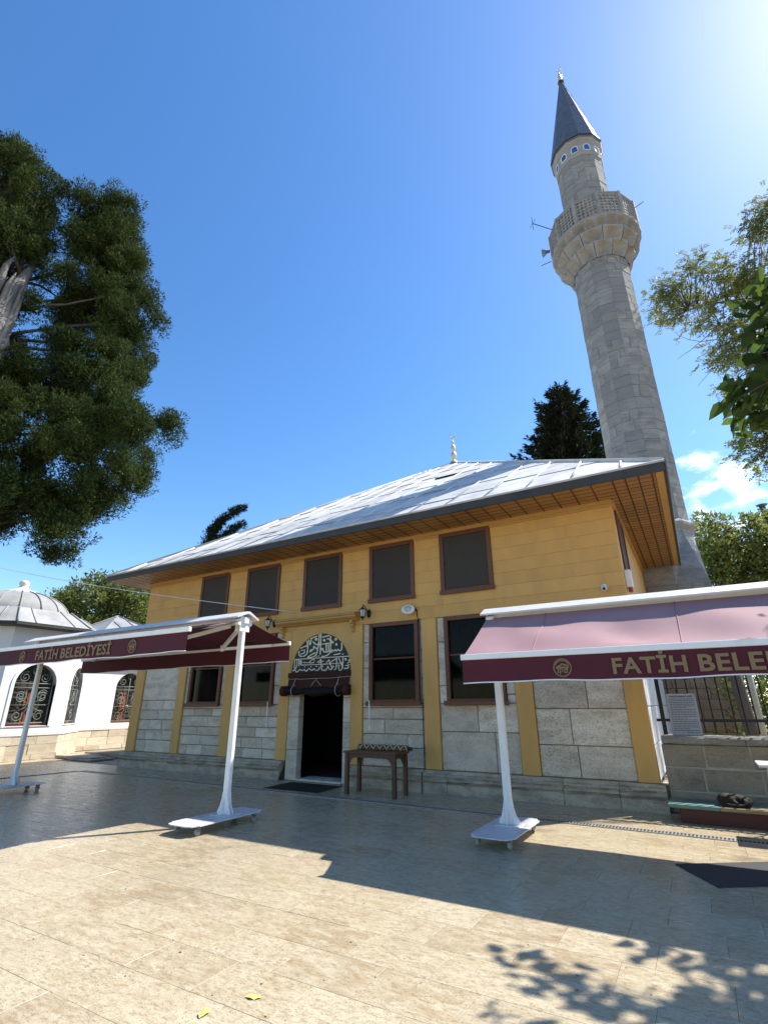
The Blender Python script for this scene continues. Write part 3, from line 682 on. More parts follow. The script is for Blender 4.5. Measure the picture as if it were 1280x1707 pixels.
# --- doorway: marble jambs, arch panel, calligraphy, cornice hood, rolled leather curtain
for a, b, zs in ((-8.33, DX0, (0.0, .62, 1.30, 1.75, 2.16)), (DX1, -6.585, (0.0, .70, 1.20, 1.70, 2.16))):
    for z0, z1 in zip(zs[:-1], zs[1:]):
        MB().cbox(a+0.004, b, -0.03, 0.15, z0+0.003, z1-0.003, 0.008).build('door_jamb', M['stone'], mosque)
MB().cbox(DX0+0.002, DX1-0.002, -0.06, 0.5, 0.004, 0.045, 0.01).build('threshold', M['stone'], mosque)
MB().cbox(-8.33, -6.585, -0.03, 0.115, 2.163, 2.262, 0.006).build('lintel', M['stone'], mosque)
ac, ar, az0 = -7.445, 0.856, 2.27
arch = [(ac+ar*math.cos(t), az0+0.868*math.sin(t)) for t in [math.pi*k/28 for k in range(29)]]
# ochre spandrel round the arch
out = [(-6.584, az0), (-6.584, 3.42), (-8.331, 3.42), (-8.331, az0)]
vs = []; fs = []
ring = arch
def edge_hit(p):
    dx, dz = p[0]-ac, p[1]-az0
    s = min([((-6.584-ac)/dx) if dx > 1e-6 else 9e9, ((-8.331-ac)/dx) if dx < -1e-6 else 9e9, ((3.42-az0)/dz) if dz > 1e-6 else 9e9])
    return (ac+dx*s, az0+dz*s)
outer = [edge_hit(p) for p in ring]
n = len(ring)
for yy in (-0.03, 0.10):
    vs += [(x, yy, z) for x, z in ring] + [(x, yy, z) for x, z in outer]
for i in range(n-1):
    fs.append((i, n+i, n+i+1, i+1)); fs.append((i, i+1, 2*n+i+1, 2*n+i))
# fill the corner gaps left between rays
kL = [i for i in range(n-1) if outer[i][1] < 3.4199 <= outer[i+1][1]+1e-9 and outer[i][0] > ac]
for i in range(n-1):
    a, b = outer[i], outer[i+1]
    if abs(a[0]-b[0]) > 1e-6 and abs(a[1]-b[1]) > 1e-6:
        cx = -6.584 if a[0] > ac else -8.331
        vs.append((cx, -0.03, 3.42)); fs.append((n+i, len(vs)-1, n+i+1))
MB().add(vs, fs).build('spandrel', M['ochre'], mosque)
pan = MB().prism(arch, -0.012, 0.06).build('calligraphy_panel', M['panel_black'], mosque)
mb = MB()
for k, s in enumerate(CALLI): ribbon(mb, s, 0.031 if k < 27 else 0.0245, -0.016-0.00006*k, 0.004)
mb.build('calligraphy', M['gold'], pan, fix=False)
mb = MB(); mb.tube([(x, -0.018, z) for x, z in arch], 0.010, 6); mb.build('arch_rim', M['ochre_trim'], pan)
# cornice hood with small brackets
mb = MB()
hp = [(-0.031,3.355),(-0.13,3.360),(-0.15,3.385),(-0.20,3.400),(-0.235,3.430),(-0.235,3.462),(-0.27,3.475),(-0.27,3.498),(-0.031,3.56)]
m = len(hp); mb.add([(-8.74, a, b) for a, b in hp]+[(-6.36, a, b) for a, b in hp], [tuple(range(m)), tuple(reversed(range(m, 2*m)))]+[(i, m+i, m+(i+1)%m, (i+1)%m) for i in range(m)])
hood = mb.build('door_hood', M['ochre_trim'], mosque)
for x in (-8.60, -6.52):
    mb = MB()
    bp = [(-0.046,3.352),(-0.17,3.352),(-0.17,3.30),(-0.12,3.27),(-0.13,3.22),(-0.085,3.18),(-0.09,3.13),(-0.046,3.08)]
    m = len(bp); mb.add([(x-0.035, a, b) for a, b in bp]+[(x+0.035, a, b) for a, b in bp], [tuple(range(m)), tuple(reversed(range(m, 2*m)))]+[(i, m+i, m+(i+1)%m, (i+1)%m) for i in range(m)])
    mb.build('bracket', M['ochre_trim'], hood)
# leather door curtain, rolled up and tied
cur = thing('door_curtain', 'dark brown leather door curtain rolled up and tied with pale cords', 'curtain', loc=(0,0,0))
MB().cbox(-8.36, -6.57, -0.075, -0.035, 2.155, 2.262, 0.006).build('header_board', M['leather'], cur)
n = 60; vs = []; fs = []
zz = [2.154, 2.10, 2.03, 1.97, 1.92]
for r, z in enumerate(zz):
    for i in range(n+1):
        u = i/n; x = -8.33+u*1.74
        sag = 0.03*math.sin(math.pi*u*2)**2*(r/4)
        vs.append((x, -0.06-0.012*r-0.012*math.sin(u*17+r*1.4)*(r/4), z-sag))
for r in range(len(zz)-1):
    for i in range(n): fs.append((r*(n+1)+i, r*(n+1)+i+1, (r+1)*(n+1)+i+1, (r+1)*(n+1)+i))
MB().add(vs, fs, True).build('flap', M['leather'], cur)
pts = []; rr = []
for i in range(33):
    u = i/32; x = -8.46 + u*1.90
    pts.append((x, -0.115, 1.865 - 0.03*math.sin(math.pi*u) + 0.012*math.sin(u*21))); rr.append((0.085+0.022*math.sin(u*13+1)) * (0.75 if i in (0,32) else 1))
MB().tube(pts, rr, 14).build('roll', M['blackcloth'], cur)
for s in (-8.44, -6.66):
    MB().tube([(s-0.02,-0.118,1.862),(s+0.10,-0.118,1.862)], [0.118,0.112], 16).build('roll_end', M['leather'], cur)
for x in (-8.10, -6.86):
    a = [(x, -0.115+0.128*math.cos(t)*1.0, 1.86+0.128*math.sin(t)) for t in [2*math.pi*k/18 for k in range(19)]]
    MB().tube(a, 0.008, 5).tube([(x,-0.085,2.15),(x-0.01,-0.16,1.98)], 0.008, 5).build('tie_cord', M['cord'], cur)
MB().tube([(-8.33,-0.083,2.130),(-7.9,-0.088,2.118),(-7.5,-0.085,2.126),(-7.1,-0.088,2.120),(-6.60,-0.083,2.145)], 0.006, 5).build('tie_cord', M['cord'], cur)
MB().tube([(-7.62,-0.135,1.955),(-7.52,-0.12,2.06),(-7.48,-0.11,2.11),(-7.44,-0.12,2.06),(-7.32,-0.135,1.955)], 0.007, 5).build('tie_cord', M['cord'], cur)
base_at(cur, (-7.45, -0.1, 1.75))

# --- eaves: soffit boards, dark battens, fascia
OV = 0.97; ex0, ex1 = XL-0.83, XR+0.96; ey0 = -OV
SB = 0.1755
k = 0; y = ey0+0.01
while y < -0.09:
    y1 = min(y+SB, -0.085)
    MB().box(ex0+0.02, ex1-0.02, y+0.004, y1-0.004, 5.122, 5.140).build('soffit_board', M['soffit'], mosque); y = y1
while y < 6.02:
    MB().box(XR+0.052, ex1-0.02, y+0.004, y+SB-0.004, 5.122, 5.140).build('soffit_board', M['soffit'], mosque); y += SB
MB().box(ex0+0.02, XL-0.052, -0.08, 6.0, 5.122, 5.140).build('soffit_board', M['soffit'], mosque)
MB().box(ex0+0.03, ex1-0.03, ey0+0.03, 6.0, 5.1435, 5.16).build('soffit_backing', M['batten'], mosque)
x = ex0+0.30
while x < XR+0.05:
    MB().box(x-0.012, x+0.012, ey0+0.02, -0.088, 5.117, 5.1205).build('batten', M['batten'], mosque); x += 0.335
yy = ey0+0.01+SB
while yy < 6.0:                               # dark strips over the board joints, standing in for shade in the gaps
    MB().box(ex0+0.03 if yy < -0.1 else XR+0.055, ex1-0.14, yy-0.008, yy+0.008, 5.1185, 5.1213).build('gap_shade_strip', M['batten'], mosque); yy += SB
for x in (XR+0.16, XR+0.36, XR+0.565, XR+0.77):
    MB().box(x-0.012, x+0.012, ey0+0.02, 6.03, 5.117, 5.1205).build('batten', M['batten'], mosque)
MB().box(ex1-0.13, ex1-0.015, ey0+0.015, 6.05, 5.108, 5.1165).build('edge_board', M['ochre_trim'], mosque)
mb = MB(); mb.box(ex0-0.015, ex1+0.015, ey0-0.03, ey0+0.012, 5.115, 5.285)
fa = mb.build('fascia', M['fascia'], mosque)
MB().box(ex1-0.012, ex1+0.03, ey0+0.014, 6.06, 5.10, 5.283).build('fascia', M['fascia'], mosque)
MB().box(ex0-0.03, ex0+0.012, ey0+0.014, YB, 5.115, 5.283).build('fascia', M['fascia'], mosque)
MB().tube([(ex0-0.03, ey0-0.035, 5.288), (ex1+0.03, ey0-0.035, 5.288)], 0.022, 8).build('eave_roll', M['lead'], mosque)
MB().tube([(ex1+0.035, ey0-0.03, 5.288), (ex1+0.035, 6.05, 5.288)], 0.022, 8).build('eave_roll', M['lead_dark'], mosque)

# --- roof: four hips to the finial; the street face in separate lead sheets with rolled seams
AP = Vector((-7.40, 8.95, 11.44)); EZ = 5.275
c00, c10, c11, c01 = Vector((ex0, ey0, EZ)), Vector((ex1, ey0, EZ)), Vector((ex1, YB, EZ)), Vector((ex0, YB, EZ))
roof = MB()
dn = Vector((0, 0, -0.03))
roof.add([c00+dn, c10+dn, c11+dn, c01+dn, AP+dn], [(0,1,4),(1,2,4),(2,3,4),(3,0,4)])
rf = roof.build('roof', M['fascia'], mosque)
fdir = Vector((0, AP.y-ey0, AP.z-EZ)); flen = fdir.length; fn = Vector((0, -fdir.z, fdir.y)).normalized(); fu = fdir.normalized()
SW = 0.818; xs = [-0.467 + SW - k*SW for k in range(22)]
xs = [x for x in xs if ex0 < x < ex1]; bounds = [ex1] + xs + [ex0]
def fpt(x, s, h=0.0): return Vector((x, ey0, EZ)) + fu*s + fn*h
def smax(x):            # length of the slope at x before it meets a hip
    t = (x-ex0)/(AP.x-ex0) if x < AP.x else (ex1-x)/(ex1-AP.x)
    return max(0.0, t)*flen
def lift_sheet(x0, x1, s0, s1, lift):
    """one lead sheet between seams (x1<x0 in bounds order), clipped at the hips"""
    if x0 > x1: x0, x1 = x1, x0
    tops = [min(s1, smax(x0)), min(s1, smax(x1))]
    poly = []
    # sample both top corners and, when the apex lies inside, the apex too
    pts = [(x0, s0 if s0 < smax(x0) else None), (x1, s0 if s0 < smax(x1) else None)]
    def xcut(s):        # x where slope length equals s on the hip nearest this bay
        if (x0+x1)/2 < AP.x: return ex0 + (AP.x-ex0)*s/flen
        return ex1 - (ex1-AP.x)*s/flen
    left_hip = (x0+x1)/2 < AP.x
    bl = x0 if smax(x0) >= s0 else xcut(s0); br = x1 if smax(x1) >= s0 else xcut(s0)
    if br - bl < 0.01: return None
    poly = [(bl, s0), (br, s0)]
    sr = min(s1, smax(br)); slft = min(s1, smax(bl))
    poly.append((br, sr))
    if left_hip and slft < s1 and sr >= s1: poly.append((xcut(s1), s1))
    if not left_hip and sr < s1 and slft >= s1: poly.append((xcut(s1), s1))
    if x0 < AP.x < x1 and s1 >= flen-1e-3: poly.append((AP.x, flen))
    poly.append((bl, slft))
    q = []
    for p in poly:
        if not q or (abs(p[0]-q[-1][0]) + abs(p[1]-q[-1][1])) > 1e-4: q.append(p)
    if abs(q[0][0]-q[-1][0]) + abs(q[0][1]-q[-1][1]) < 1e-4: q.pop()
    if len(q) < 3: return None
    vs = []
    for x, s in q:
        h = 0.012 + (lift+0.010 if s <= s0+1e-3 else -0.002) + rnd.uniform(0, 0.006)
        vs.append(fpt(x, s - (0.05 if s <= s0+1e-3 and s0 > 0.01 else 0), h))
    nn = len(vs); low = [v - fn*0.008 for v in vs]
    return MB().add(vs+low, [tuple(range(nn)), tuple(reversed(range(nn, 2*nn)))]+[(i, nn+i, nn+(i+1)%nn, (i+1)%nn) for i in range(nn)])
for k in range(len(bounds)-1):
    x1, x0 = bounds[k], bounds[k+1]
    top = max(smax(x0), smax(x1)); 
    if x0 < AP.x < x1: top = flen
    s = 0.0; step = rnd.uniform(0.8, 1.9)
    while s < top-0.02:
        s1 = min(top, s+step)
        sh = lift_sheet(x0+0.012, x1-0.012, s, s1, rnd.choice([0.004,0.004,0.008,0.05 if rnd.random() < 0.3 else 0.006]))
        if sh: sh.build('roof_sheet', M['lead'], rf)
        s = s1; step = rnd.uniform(1.5, 1.95)
for x in xs:
    L_ = smax(x)
    if L_ > 0.3:
        MB().tube([fpt(x, -0.02, 0.026), fpt(x+0.004, L_*0.5, 0.028), fpt(x, L_-0.03, 0.026)], 0.024, 7).build('seam_roll', M['lead'], rf)
for a in (c00, c10):
    MB().tube([a+Vector((0,0,0.03)), AP+Vector((0,0,0.03))], 0.045, 8).build('hip_roll', M['lead'], rf)
mb = MB()                                   # right flank, seen only at a glance
for k in range(1, 22):
    y = ey0 + k*0.9
    t = (y-ey0)/(AP.y-ey0) if y < AP.y else (YB-y)/(YB-AP.y)
    if t <= 0 or 5.9 < y < 8.4: continue
    a = Vector((ex1, y, EZ)); b = Vector((ex1+(AP.x-ex1)*t, y, EZ+(AP.z-EZ)*t))
    mb.tube([a+Vector((0,0,0.02)), b+Vector((0,0,0.02))], 0.03, 6)
mb.build('seam_roll', M['lead'], rf)
fl = Vector((0.0, 0.0, 0.004))
MB().add([c10+fl, c11+fl, AP+fl], [(0,1,2)]).build('roof_sheet', M['lead'], rf)
MB().add([c01+fl, c00+fl, AP+fl], [(0,1,2)]).build('roof_sheet', M['lead'], rf)
MB().add([c11+fl, c01+fl, AP+fl], [(0,1,2)]).build('roof_sheet', M['lead'], rf)
# finial
def finial(mb, x, y, z, k=1.0):
    p = [(0.20,0),(0.15,0.08),(0.06,0.13),(0.05,0.20),(0.115,0.30),(0.13,0.37),(0.115,0.44),(0.05,0.53),(0.045,0.58),(0.095,0.66),(0.105,0.72),(0.09,0.78),(0.04,0.86),(0.03,0.95),(0.055,1.0),(0.03,1.05),(0.012,1.12),(0.010,1.2)]
    mb.lathe([(r*k, z+h*k) for r, h in p], 14, (x, y))
    cr = [(x+0.115*k*math.cos(t), y, z+1.30*k+0.115*k*math.sin(t)) for t in [R(-250)+R(320)*i/18 for i in range(19)]]
    cr = [(x+0.115*k*math.sin(t), y, z+1.31*k-0.115*k*math.cos(t)) for t in [R(-150)+R(300)*i/18 for i in range(19)]]
    mb.tube(cr, [0.006*k+0.020*k*math.sin(math.pi*i/18) for i in range(19)], 6)
mb = MB(); finial(mb, AP.x, AP.y, AP.z-0.02, 1.05); mb.build('finial', M['brass'], rf)

# small fittings on the facade
for x in (-8.98, -6.16):
    t = thing('wall_lantern', 'black iron lantern on the ochre wall at the %s end of the door hood' % ('left' if x < -8 else 'right'), 'lantern', 'lanterns beside the door')
    y0, z0 = -0.032, 3.50
    p = MB().lathe([(0.0,0.0),(0.055,0.0),(0.06,0.02),(0.0,0.035)], 10).build('wall_plate', M['iron'], t)
    p.rotation_euler = (R(90),0,0); p.location = (x+0.05, y0, z0-0.02); p.scale = (0.9,1.6,1)
    MB().tube([(x+0.05,y0-0.01,z0-0.05),(x+0.045,y0-0.08,z0+0.02),(x+0.03,y0-0.15,z0+0.12),(x,y0-0.19,z0+0.16),(x,y0-0.20,z0+0.11)], 0.011, 6).build('arm', M['iron'], t)
    yl = y0-0.20
    MB().lathe([(0.0,z0+0.125),(0.02,z0+0.11),(0.03,z0+0.085),(0.085,z0+0.05),(0.085,z0+0.04),(0.0,z0+0.04)], 8, (x,yl), smooth=False).build('cap', M['iron'], t)
    MB().lathe([(0.072,z0+0.038),(0.045,z0-0.11)], 6, (x,yl), smooth=False).build('lamp_glass', M['lampglass'], t)
    mb = MB()
    for k in range(6):
        a = k*math.pi/3; mb.tube([(x+0.076*math.cos(a),yl+0.076*math.sin(a),z0+0.04),(x+0.049*math.cos(a),yl+0.049*math.sin(a),z0-0.112)], 0.006, 4)
    mb.lathe([(0.052,z0-0.108),(0.052,z0-0.122),(0.02,z0-0.15),(0.008,z0-0.19),(0.0,z0-0.20)], 8, (x,yl), smooth=False)
    mb.build('cage', M['iron'], t)
    base_at(t, (x, y0, z0-0.2))
t = thing('floodlight', 'white oval floodlight with dark lens above the right ground-floor window', 'floodlight')
MB().tube([(-4.93,-0.03,3.46),(-4.93,-0.12,3.46)], 0.028, 8).build('arm', M['iron'], t)
mb = MB(); mb.lathe([(0.0,0),(0.10,0.0),(0.115,0.02),(0.12,0.06),(0.10,0.085),(0.0,0.085)], 20); h = mb.build('housing', M['camwhite'], t); h.rotation_euler = (R(78),0,R(12)); h.scale = (1.25,0.9,1); h.location = (-5.05,-0.13,3.44)
mb = MB(); mb.lathe([(0.0,0.088),(0.075,0.090),(0.075,0.084)], 16); h = mb.build('lens', M['lampglass'], t); h.rotation_euler = (R(78),0,R(12)); h.scale = (1.15,0.85,1); h.location = (-5.05,-0.13,3.44)
MB().tube([(-4.90,-0.04,3.44),(-4.89,-0.05,3.30),(-4.835,-0.047,3.2),(-4.825,-0.052,1.6),(-4.822,-0.05,0.39),(-4.82,-0.19,0.33),(-4.82,-0.185,0.0)], 0.009, 6).build('supply_cable', M['iron'], t)
base_at(t, (-4.93, -0.03, 3.4))
t = thing('security_camera', 'small white dome camera on the ochre boards near the right corner', 'camera')
MB().tube([(-1.12,-0.03,3.50),(-1.12,-0.075,3.50)], 0.055, 14).build('mount', M['camwhite'], t)
MB().tube([(-1.12,-0.07,3.48),(-1.12,-0.15,3.455)], [0.05,0.044], 14).build('body', M['camwhite'], t)
MB().tube([(-1.12,-0.149,3.456),(-1.12,-0.158,3.453)], 0.028, 12).build('lens', M['rubber'], t)
base_at(t, (-1.12, -0.03, 3.45))
t = thing('meter_box', 'white plastic box with rusty lower corner on the side wall under the eave', 'box')
MB().cbox(XR+0.002, XR+0.11, 0.16, 0.34, 3.50, 3.82, 0.01).build('case', M['camwhite'], t)
MB().cbox(XR+0.02, XR+0.09, 0.18, 0.30, 3.42, 3.498, 0.01).build('rusty_end', M['redwood'], t)
base_at(t, (XR, 0.25, 3.42))
for x, z1, z0 in ((-8.895,1.63,1.07), (-6.045,1.635,1.06)):
    t = thing('crank_rod', 'thin white rod hanging below the window sill %s of the door' % ('left' if x < -7 else 'right'), 'rod', 'white rods at the window sills')
    MB().tube([(x,-0.125,z1),(x+0.015,-0.125,z0+0.08)], 0.013, 8).build('rod', M['white'], t)
    MB().tube([(x+0.015,-0.125,z0+0.081),(x+0.02,-0.125,z0)], 0.018, 8).build('handle', M['white'], t)
    MB().tube([(x,-0.085,z1-0.02),(x,-0.125,z1-0.02)], 0.007, 6).build('hook', M['iron'], t)
    base_at(t, (x, -0.12, z0))
# ------------------------------------------------------------------ minaret
MX, MY = -0.28, 7.30
minaret = thing('minaret', 'tall grey stone minaret with carved balcony and dark conical cap', 'minaret')
EA = [R(-45 + 30*k) for k in range(12)]                     # polygon corners
def mpt(r, a, z): return Vector((MX + r*math.cos(a), MY + r*math.sin(a), z))
def face_block(r0, r1, k, u0, u1, z0, z1, c=0.007):
    """ashlar on face k of the twelve-sided shaft"""
    a, b = EA[k], EA[(k+1) % 12]
    n = Vector((math.cos((a+R(15))), math.sin(a+R(15)), 0)); pr = rnd.uniform(-0.007, 0.006)
    def P(u, z, d):
        r = r0 + (r1-r0)*0.5
        p = mpt(r, a, z)*(1-u) + mpt(r, b, z)*u
        return p + n*d
    g = 0.0035/0.5
    q = [(u0+g, z0+0.0035), (u1-g, z0+0.0035), (u1-g, z1-0.0035), (u0+g, z1-0.0035)]
    cu = c/0.5; sg = [(1,1),(-1,1),(-1,-1),(1,-1)]
    fr = [P(u+sx*cu*rnd.uniform(.7,1.6), z+sz*c*rnd.uniform(.7,1.6), pr) for (u,z),(sx,sz) in zip(q, sg)]
    md = [P(u, z, pr-c) for u, z in q]; bk = [P(u, z, -0.12) for u, z in q]
    return MB().add(fr+md+bk, [(0,1,2,3)]+[(4+i,4+(i+1)%4,(i+1)%4,i) for i in range(4)]+[(8+i,8+(i+1)%4,4+(i+1)%4,4+i) for i in range(4)])
def shaft(z0, z1, r, zvis, hmin=0.30, hmax=0.46, split=0.28):
    hid = MB(); z = z0
    while z < z1-0.01:
        h = rnd.uniform(hmin, hmax)
        if z1-(z+h) < 0.2: h = z1-z
        for k in range(12):
            mid = EA[k]+R(15); vis = math.sin(mid) < 0.27        # faces turned to the courtyard
            e = [0, 1] if rnd.random() > split else [0, rnd.uniform(.3,.7), 1]
            for a, b in zip(e[:-1], e[1:]):
                m = face_block(r, r, k, a, b, z, z+h)
                if vis and z > zvis: m.build('stone_block', M['minaret'], minaret)
                else: hid.add(m.v, m.f)
        z += h
    stuff(hid.build('stone_blocks_rear', M['minaret'], minaret))
core = MB(); core.lathe([(0.90,5.0),(0.90,18.4),(0.82,18.4),(0.82,23.4)], 12, (MX,MY), R(-45), smooth=False); core.build('shaft_core', M['minaret'], minaret)
shaft(6.62, 16.95, 0.985, 8.2)
shaft(18.42, 22.5, 0.900, 19.6, 0.34, 0.5, 0.2)
# square foot, chamfered shoulder, cornice
hx = 1.07
def foot_face(p0, p1, rows, z0, z1):
    p0 = Vector(p0); p1 = Vector(p1); d = p1-p0; L = d.length; n = Vector((d.y, -d.x, 0)).normalized(); z = z0
    while z < z1-0.02:
        h = min(rnd.uniform(*rows), z1-z); x = 0
        if z1-(z+h) < 0.12: h = z1-z
        while x < L-0.01:
            l = rnd.uniform(0.35, 0.8); 
            if L-(x+l) < 0.25: l = L-x
            o = n*rnd.uniform(-0.008, 0.008); c = 0.010
            a = p0+d*((x+.004)/L); b = p0+d*((x+l-.004)/L)
            fr = [a+d*(c/L)+o, b-d*(c/L)+o, b-d*(c/L)+o, a+d*(c/L)+o]; md = [a, b, b, a]
            zs = [z+.004, z+.004, z+h-.004, z+h-.004]; zi = [z+.004+c, z+.004+c, z+h-.004-c, z+h-.004-c]
            vs = [Vector((q.x, q.y, zz)) for q, zz in zip(fr, zi)]+[Vector((q.x, q.y, zz))-n*c for q, zz in zip(md, zs)]+[Vector((q.x, q.y, zz))-n*0.15 for q, zz in zip(md, zs)]
            MB().add(vs, [(0,1,2,3)]+[(4+i,4+(i+1)%4,(i+1)%4,i) for i in range(4)]+[(8+i,8+(i+1)%4,4+(i+1)%4,4+i) for i in range(4)]).build('pier_stone', M['pier'] if z < 4.2 else M['minaret'], minaret)
            x += l
        z += h
foot_face((MX-hx, MY-1.2, 0), (MX+hx, MY-1.2, 0), (0.22, 0.38), 0, 4.6)
foot_face((MX+hx, MY-1.2, 0), (MX+hx, MY+1.0, 0), (0.25, 0.42), 0, 4.6)
mb = MB(); mb.box(MX-hx+0.1, MX+hx-0.1, MY-1.1, MY+1.0, 0, 4.6)
sq = []
for k in range(12):
    a = EA[k]; cx, sy = math.cos(a), math.sin(a); s = 1/max(abs(cx), abs(sy)); sq.append((MX+cx*s*hx, MY+sy*s*hx*1.08, 4.6))
top = [tuple(mpt(1.0, a, 6.30)) for a in EA]
mb.add(sq+top, [(k, (k+1)%12, 12+(k+1)%12, 12+k) for k in range(12)])
mb.build('shoulder', M['minaret'], minaret)
MB().lathe([(1.0,6.29),(1.08,6.36),(1.13,6.40),(1.13,6.50),(1.06,6.56),(1.0,6.62)], 12, (MX,MY), R(-45), smooth=False).build('cornice', M['balcony'], minaret)
# blind arches just under the balcony
for k in range(12):
    a = EA[k]+R(15); n = Vector((math.cos(a), math.sin(a), 0)); t = Vector((-n.y, n.x, 0)); c = mpt(0.985*math.cos(R(15)), a, 16.62)
    pts = [c + n*0.012 + t*0.20*math.cos(q) + Vector((0,0,0.26*math.sin(q))) for q in [math.pi*i/10 for i in range(11)]]
    if math.sin(a) < 0.3: MB().tube(pts, 0.018, 5).build('blind_arch', M['balcony'], minaret)
# balcony: three tiers of carved niches
bal = MB().lathe([(0.93,16.93),(0.99,16.96),(0.985,17.05)], 12, (MX,MY), R(-45), smooth=False).build('balcony', M['balcony'], minaret)
def niche_mesh(w0, w1, h, dep):
    """concave pocket between two ribs; x across, y outward, z up"""
    nu, nw = 12, 9; vs = []; fs = []
    for j in range(nw+1):
        w = j/nw
        for i in range(nu+1):
            u = -1+2*i/nu
            rib = w**0.7; hollow = w**9.0-0.55*math.sin(math.pi*w**0.8)
            k = abs(u)**2.2
            d = hollow*(1-k)+rib*k
            wid = (w0+(w1-w0)*d)/2
            zz = w*h - 0.35*h*(1-abs(u))*0 + (0.16*h*(1-abs(u))*(w**2) )
            vs.append((u*wid, d*dep, zz))
    for j in range(nw):
        for i in range(nu): fs.append((j*(nu+1)+i, j*(nu+1)+i+1, (j+1)*(nu+1)+i+1, (j+1)*(nu+1)+i))
    b = len(vs); t0 = nw*(nu+1)
    for i in range(nu+1): x, y, z = vs[t0+i]; vs.append((x, y, h*1.24)); vs.append((x, y-dep*1.0, h*1.24))
    for i in range(nu): fs.append((t0+i, t0+i+1, b+2*(i+1), b+2*i)); fs.append((b+2*i, b+2*i+2, b+2*i+3, b+2*i+1))
    return MB().add(vs, fs).mesh('niche')
tiers = [(16.90, 0.44, 0.99, 1.24), (17.37, 0.40, 1.22, 1.46), (17.80, 0.355, 1.42, 1.61)]
for ti, (z, h, r0, r1) in enumerate(tiers):
    nN = 12 if ti < 2 else 24
    me = niche_mesh(2*math.pi*r0/nN*0.995, 2*math.pi*r1/nN*0.995, h, r1-r0); me.materials.append(M['balcony'])
    for k in range(nN):
        a = 2*math.pi*(k+(0.5 if ti == 1 else 0))/nN + R(-45)
        o = bpy.data.objects.new('niche', me); col.objects.link(o); o.parent = bal
        o.location = (MX+r0*math.cos(a), MY+r0*math.sin(a), z); o.rotation_euler = (0, 0, a-math.pi/2)
    MB().lathe([(r1-0.08,z+h*1.20),(r1+0.02,z+h*1.20),(r1+0.03,z+h*1.27),(r1-0.08,z+h*1.29)], 24, (MX,MY), R(-45)).build('moulding', M['balcony'], bal) if ti == 2 else None
MB().lathe([(0.8,18.24),(1.60,18.24),(1.64,18.27),(1.64,18.32),(0.8,18.32)], 12, (MX,MY), R(-45), smooth=False).build('balcony_floor', M['balcony'], bal)
# pierced parapet slabs
PZ0, PZ1, PR = 18.32, 19.36, 1.60
side = 2*PR*math.sin(R(15))
def pierced(w, h, nx, nz, t=0.07):
    mb = MB(); cw = w/nx; ch = h/nz
    for iz in range(nz):
        for ix in range(nx):
            x0 = -w/2+ix*cw; z0 = iz*ch; cx = x0+cw/2; cz = z0+ch/2
            big = (ix+iz) % 2 == 0; r = 0.455 if big else 0.37
            sqr = [(x0,z0),(cx,z0),(x0+cw,z0),(x0+cw,cz),(x0+cw,z0+ch),(cx,z0+ch),(x0,z0+ch),(x0,cz)]
            hole = []
            for q, (a, b) in enumerate(sqr):
                an = math.atan2(b-cz, a-cx); rr = r*min(cw, ch)*(1.12 if (q % 2) else 0.92)
                hole.append((cx+math.cos(an)*rr, cz+math.sin(an)*rr))
            vs = [(a,0,b) for a,b in sqr]+[(a,0,b) for a,b in hole]+[(a,t,b) for a,b in sqr]+[(a,t,b) for a,b in hole]
            fs = []
            for q in range(8):
                p = (q+1) % 8
                fs += [(q,p,8+p,8+q), (16+q,24+q,24+p,16+p), (8+q,8+p,24+p,24+q)]
            mb.add(vs, fs)
    return mb
pm = pierced(side-0.14, PZ1-PZ0-0.14, 5, 6); pme = pm.mesh('pierced_panel'); pme.materials.append(M['balcony'])
fm = MB(); w = side/2; H = PZ1-PZ0
fm.box(-w+0.02, -w+0.07, -0.015, 0.085, 0, H); fm.box(w-0.07, w-0.02, -0.015, 0.085, 0, H); fm.box(-w+0.071, w-0.071, -0.012, 0.082, 0, 0.07); fm.box(-w+0.071, w-0.071, -0.012, 0.082, H-0.07, H)
fme = fm.mesh('parapet_frame'); fme.materials.append(M['balcony'])
rail = MB(); rail.box(-w+0.005, w-0.005, -0.03, 0.10, H, H+0.05); rme = rail.mesh('handrail'); rme.materials.append(M['balcony'])
postm = MB(); postm.box(-0.055, 0.055, -0.05, 0.08, 0, H+0.05); pstm = postm.mesh('parapet_post'); pstm.materials.append(M['balcony'])
for k in range(12):
    a = EA[k]+R(15); ap = PR*math.cos(R(15))
    for nm, me, dz in (('parapet_frame', fme, 0), ('pierced_panel', pme, 0.07), ('handrail', rme, 0)):
        o = bpy.data.objects.new(nm, me); col.objects.link(o); o.parent = bal
        o.location = (MX+ap*math.cos(a), MY+ap*math.sin(a), PZ0+dz); o.rotation_euler = (0, 0, a+math.pi/2)
    o = bpy.data.objects.new('parapet_post', pstm); col.objects.link(o); o.parent = bal
    o.location = (MX+PR*math.cos(EA[k]), MY+PR*math.sin(EA[k]), PZ0); o.rotation_euler = (0, 0, EA[k]+math.pi/2)
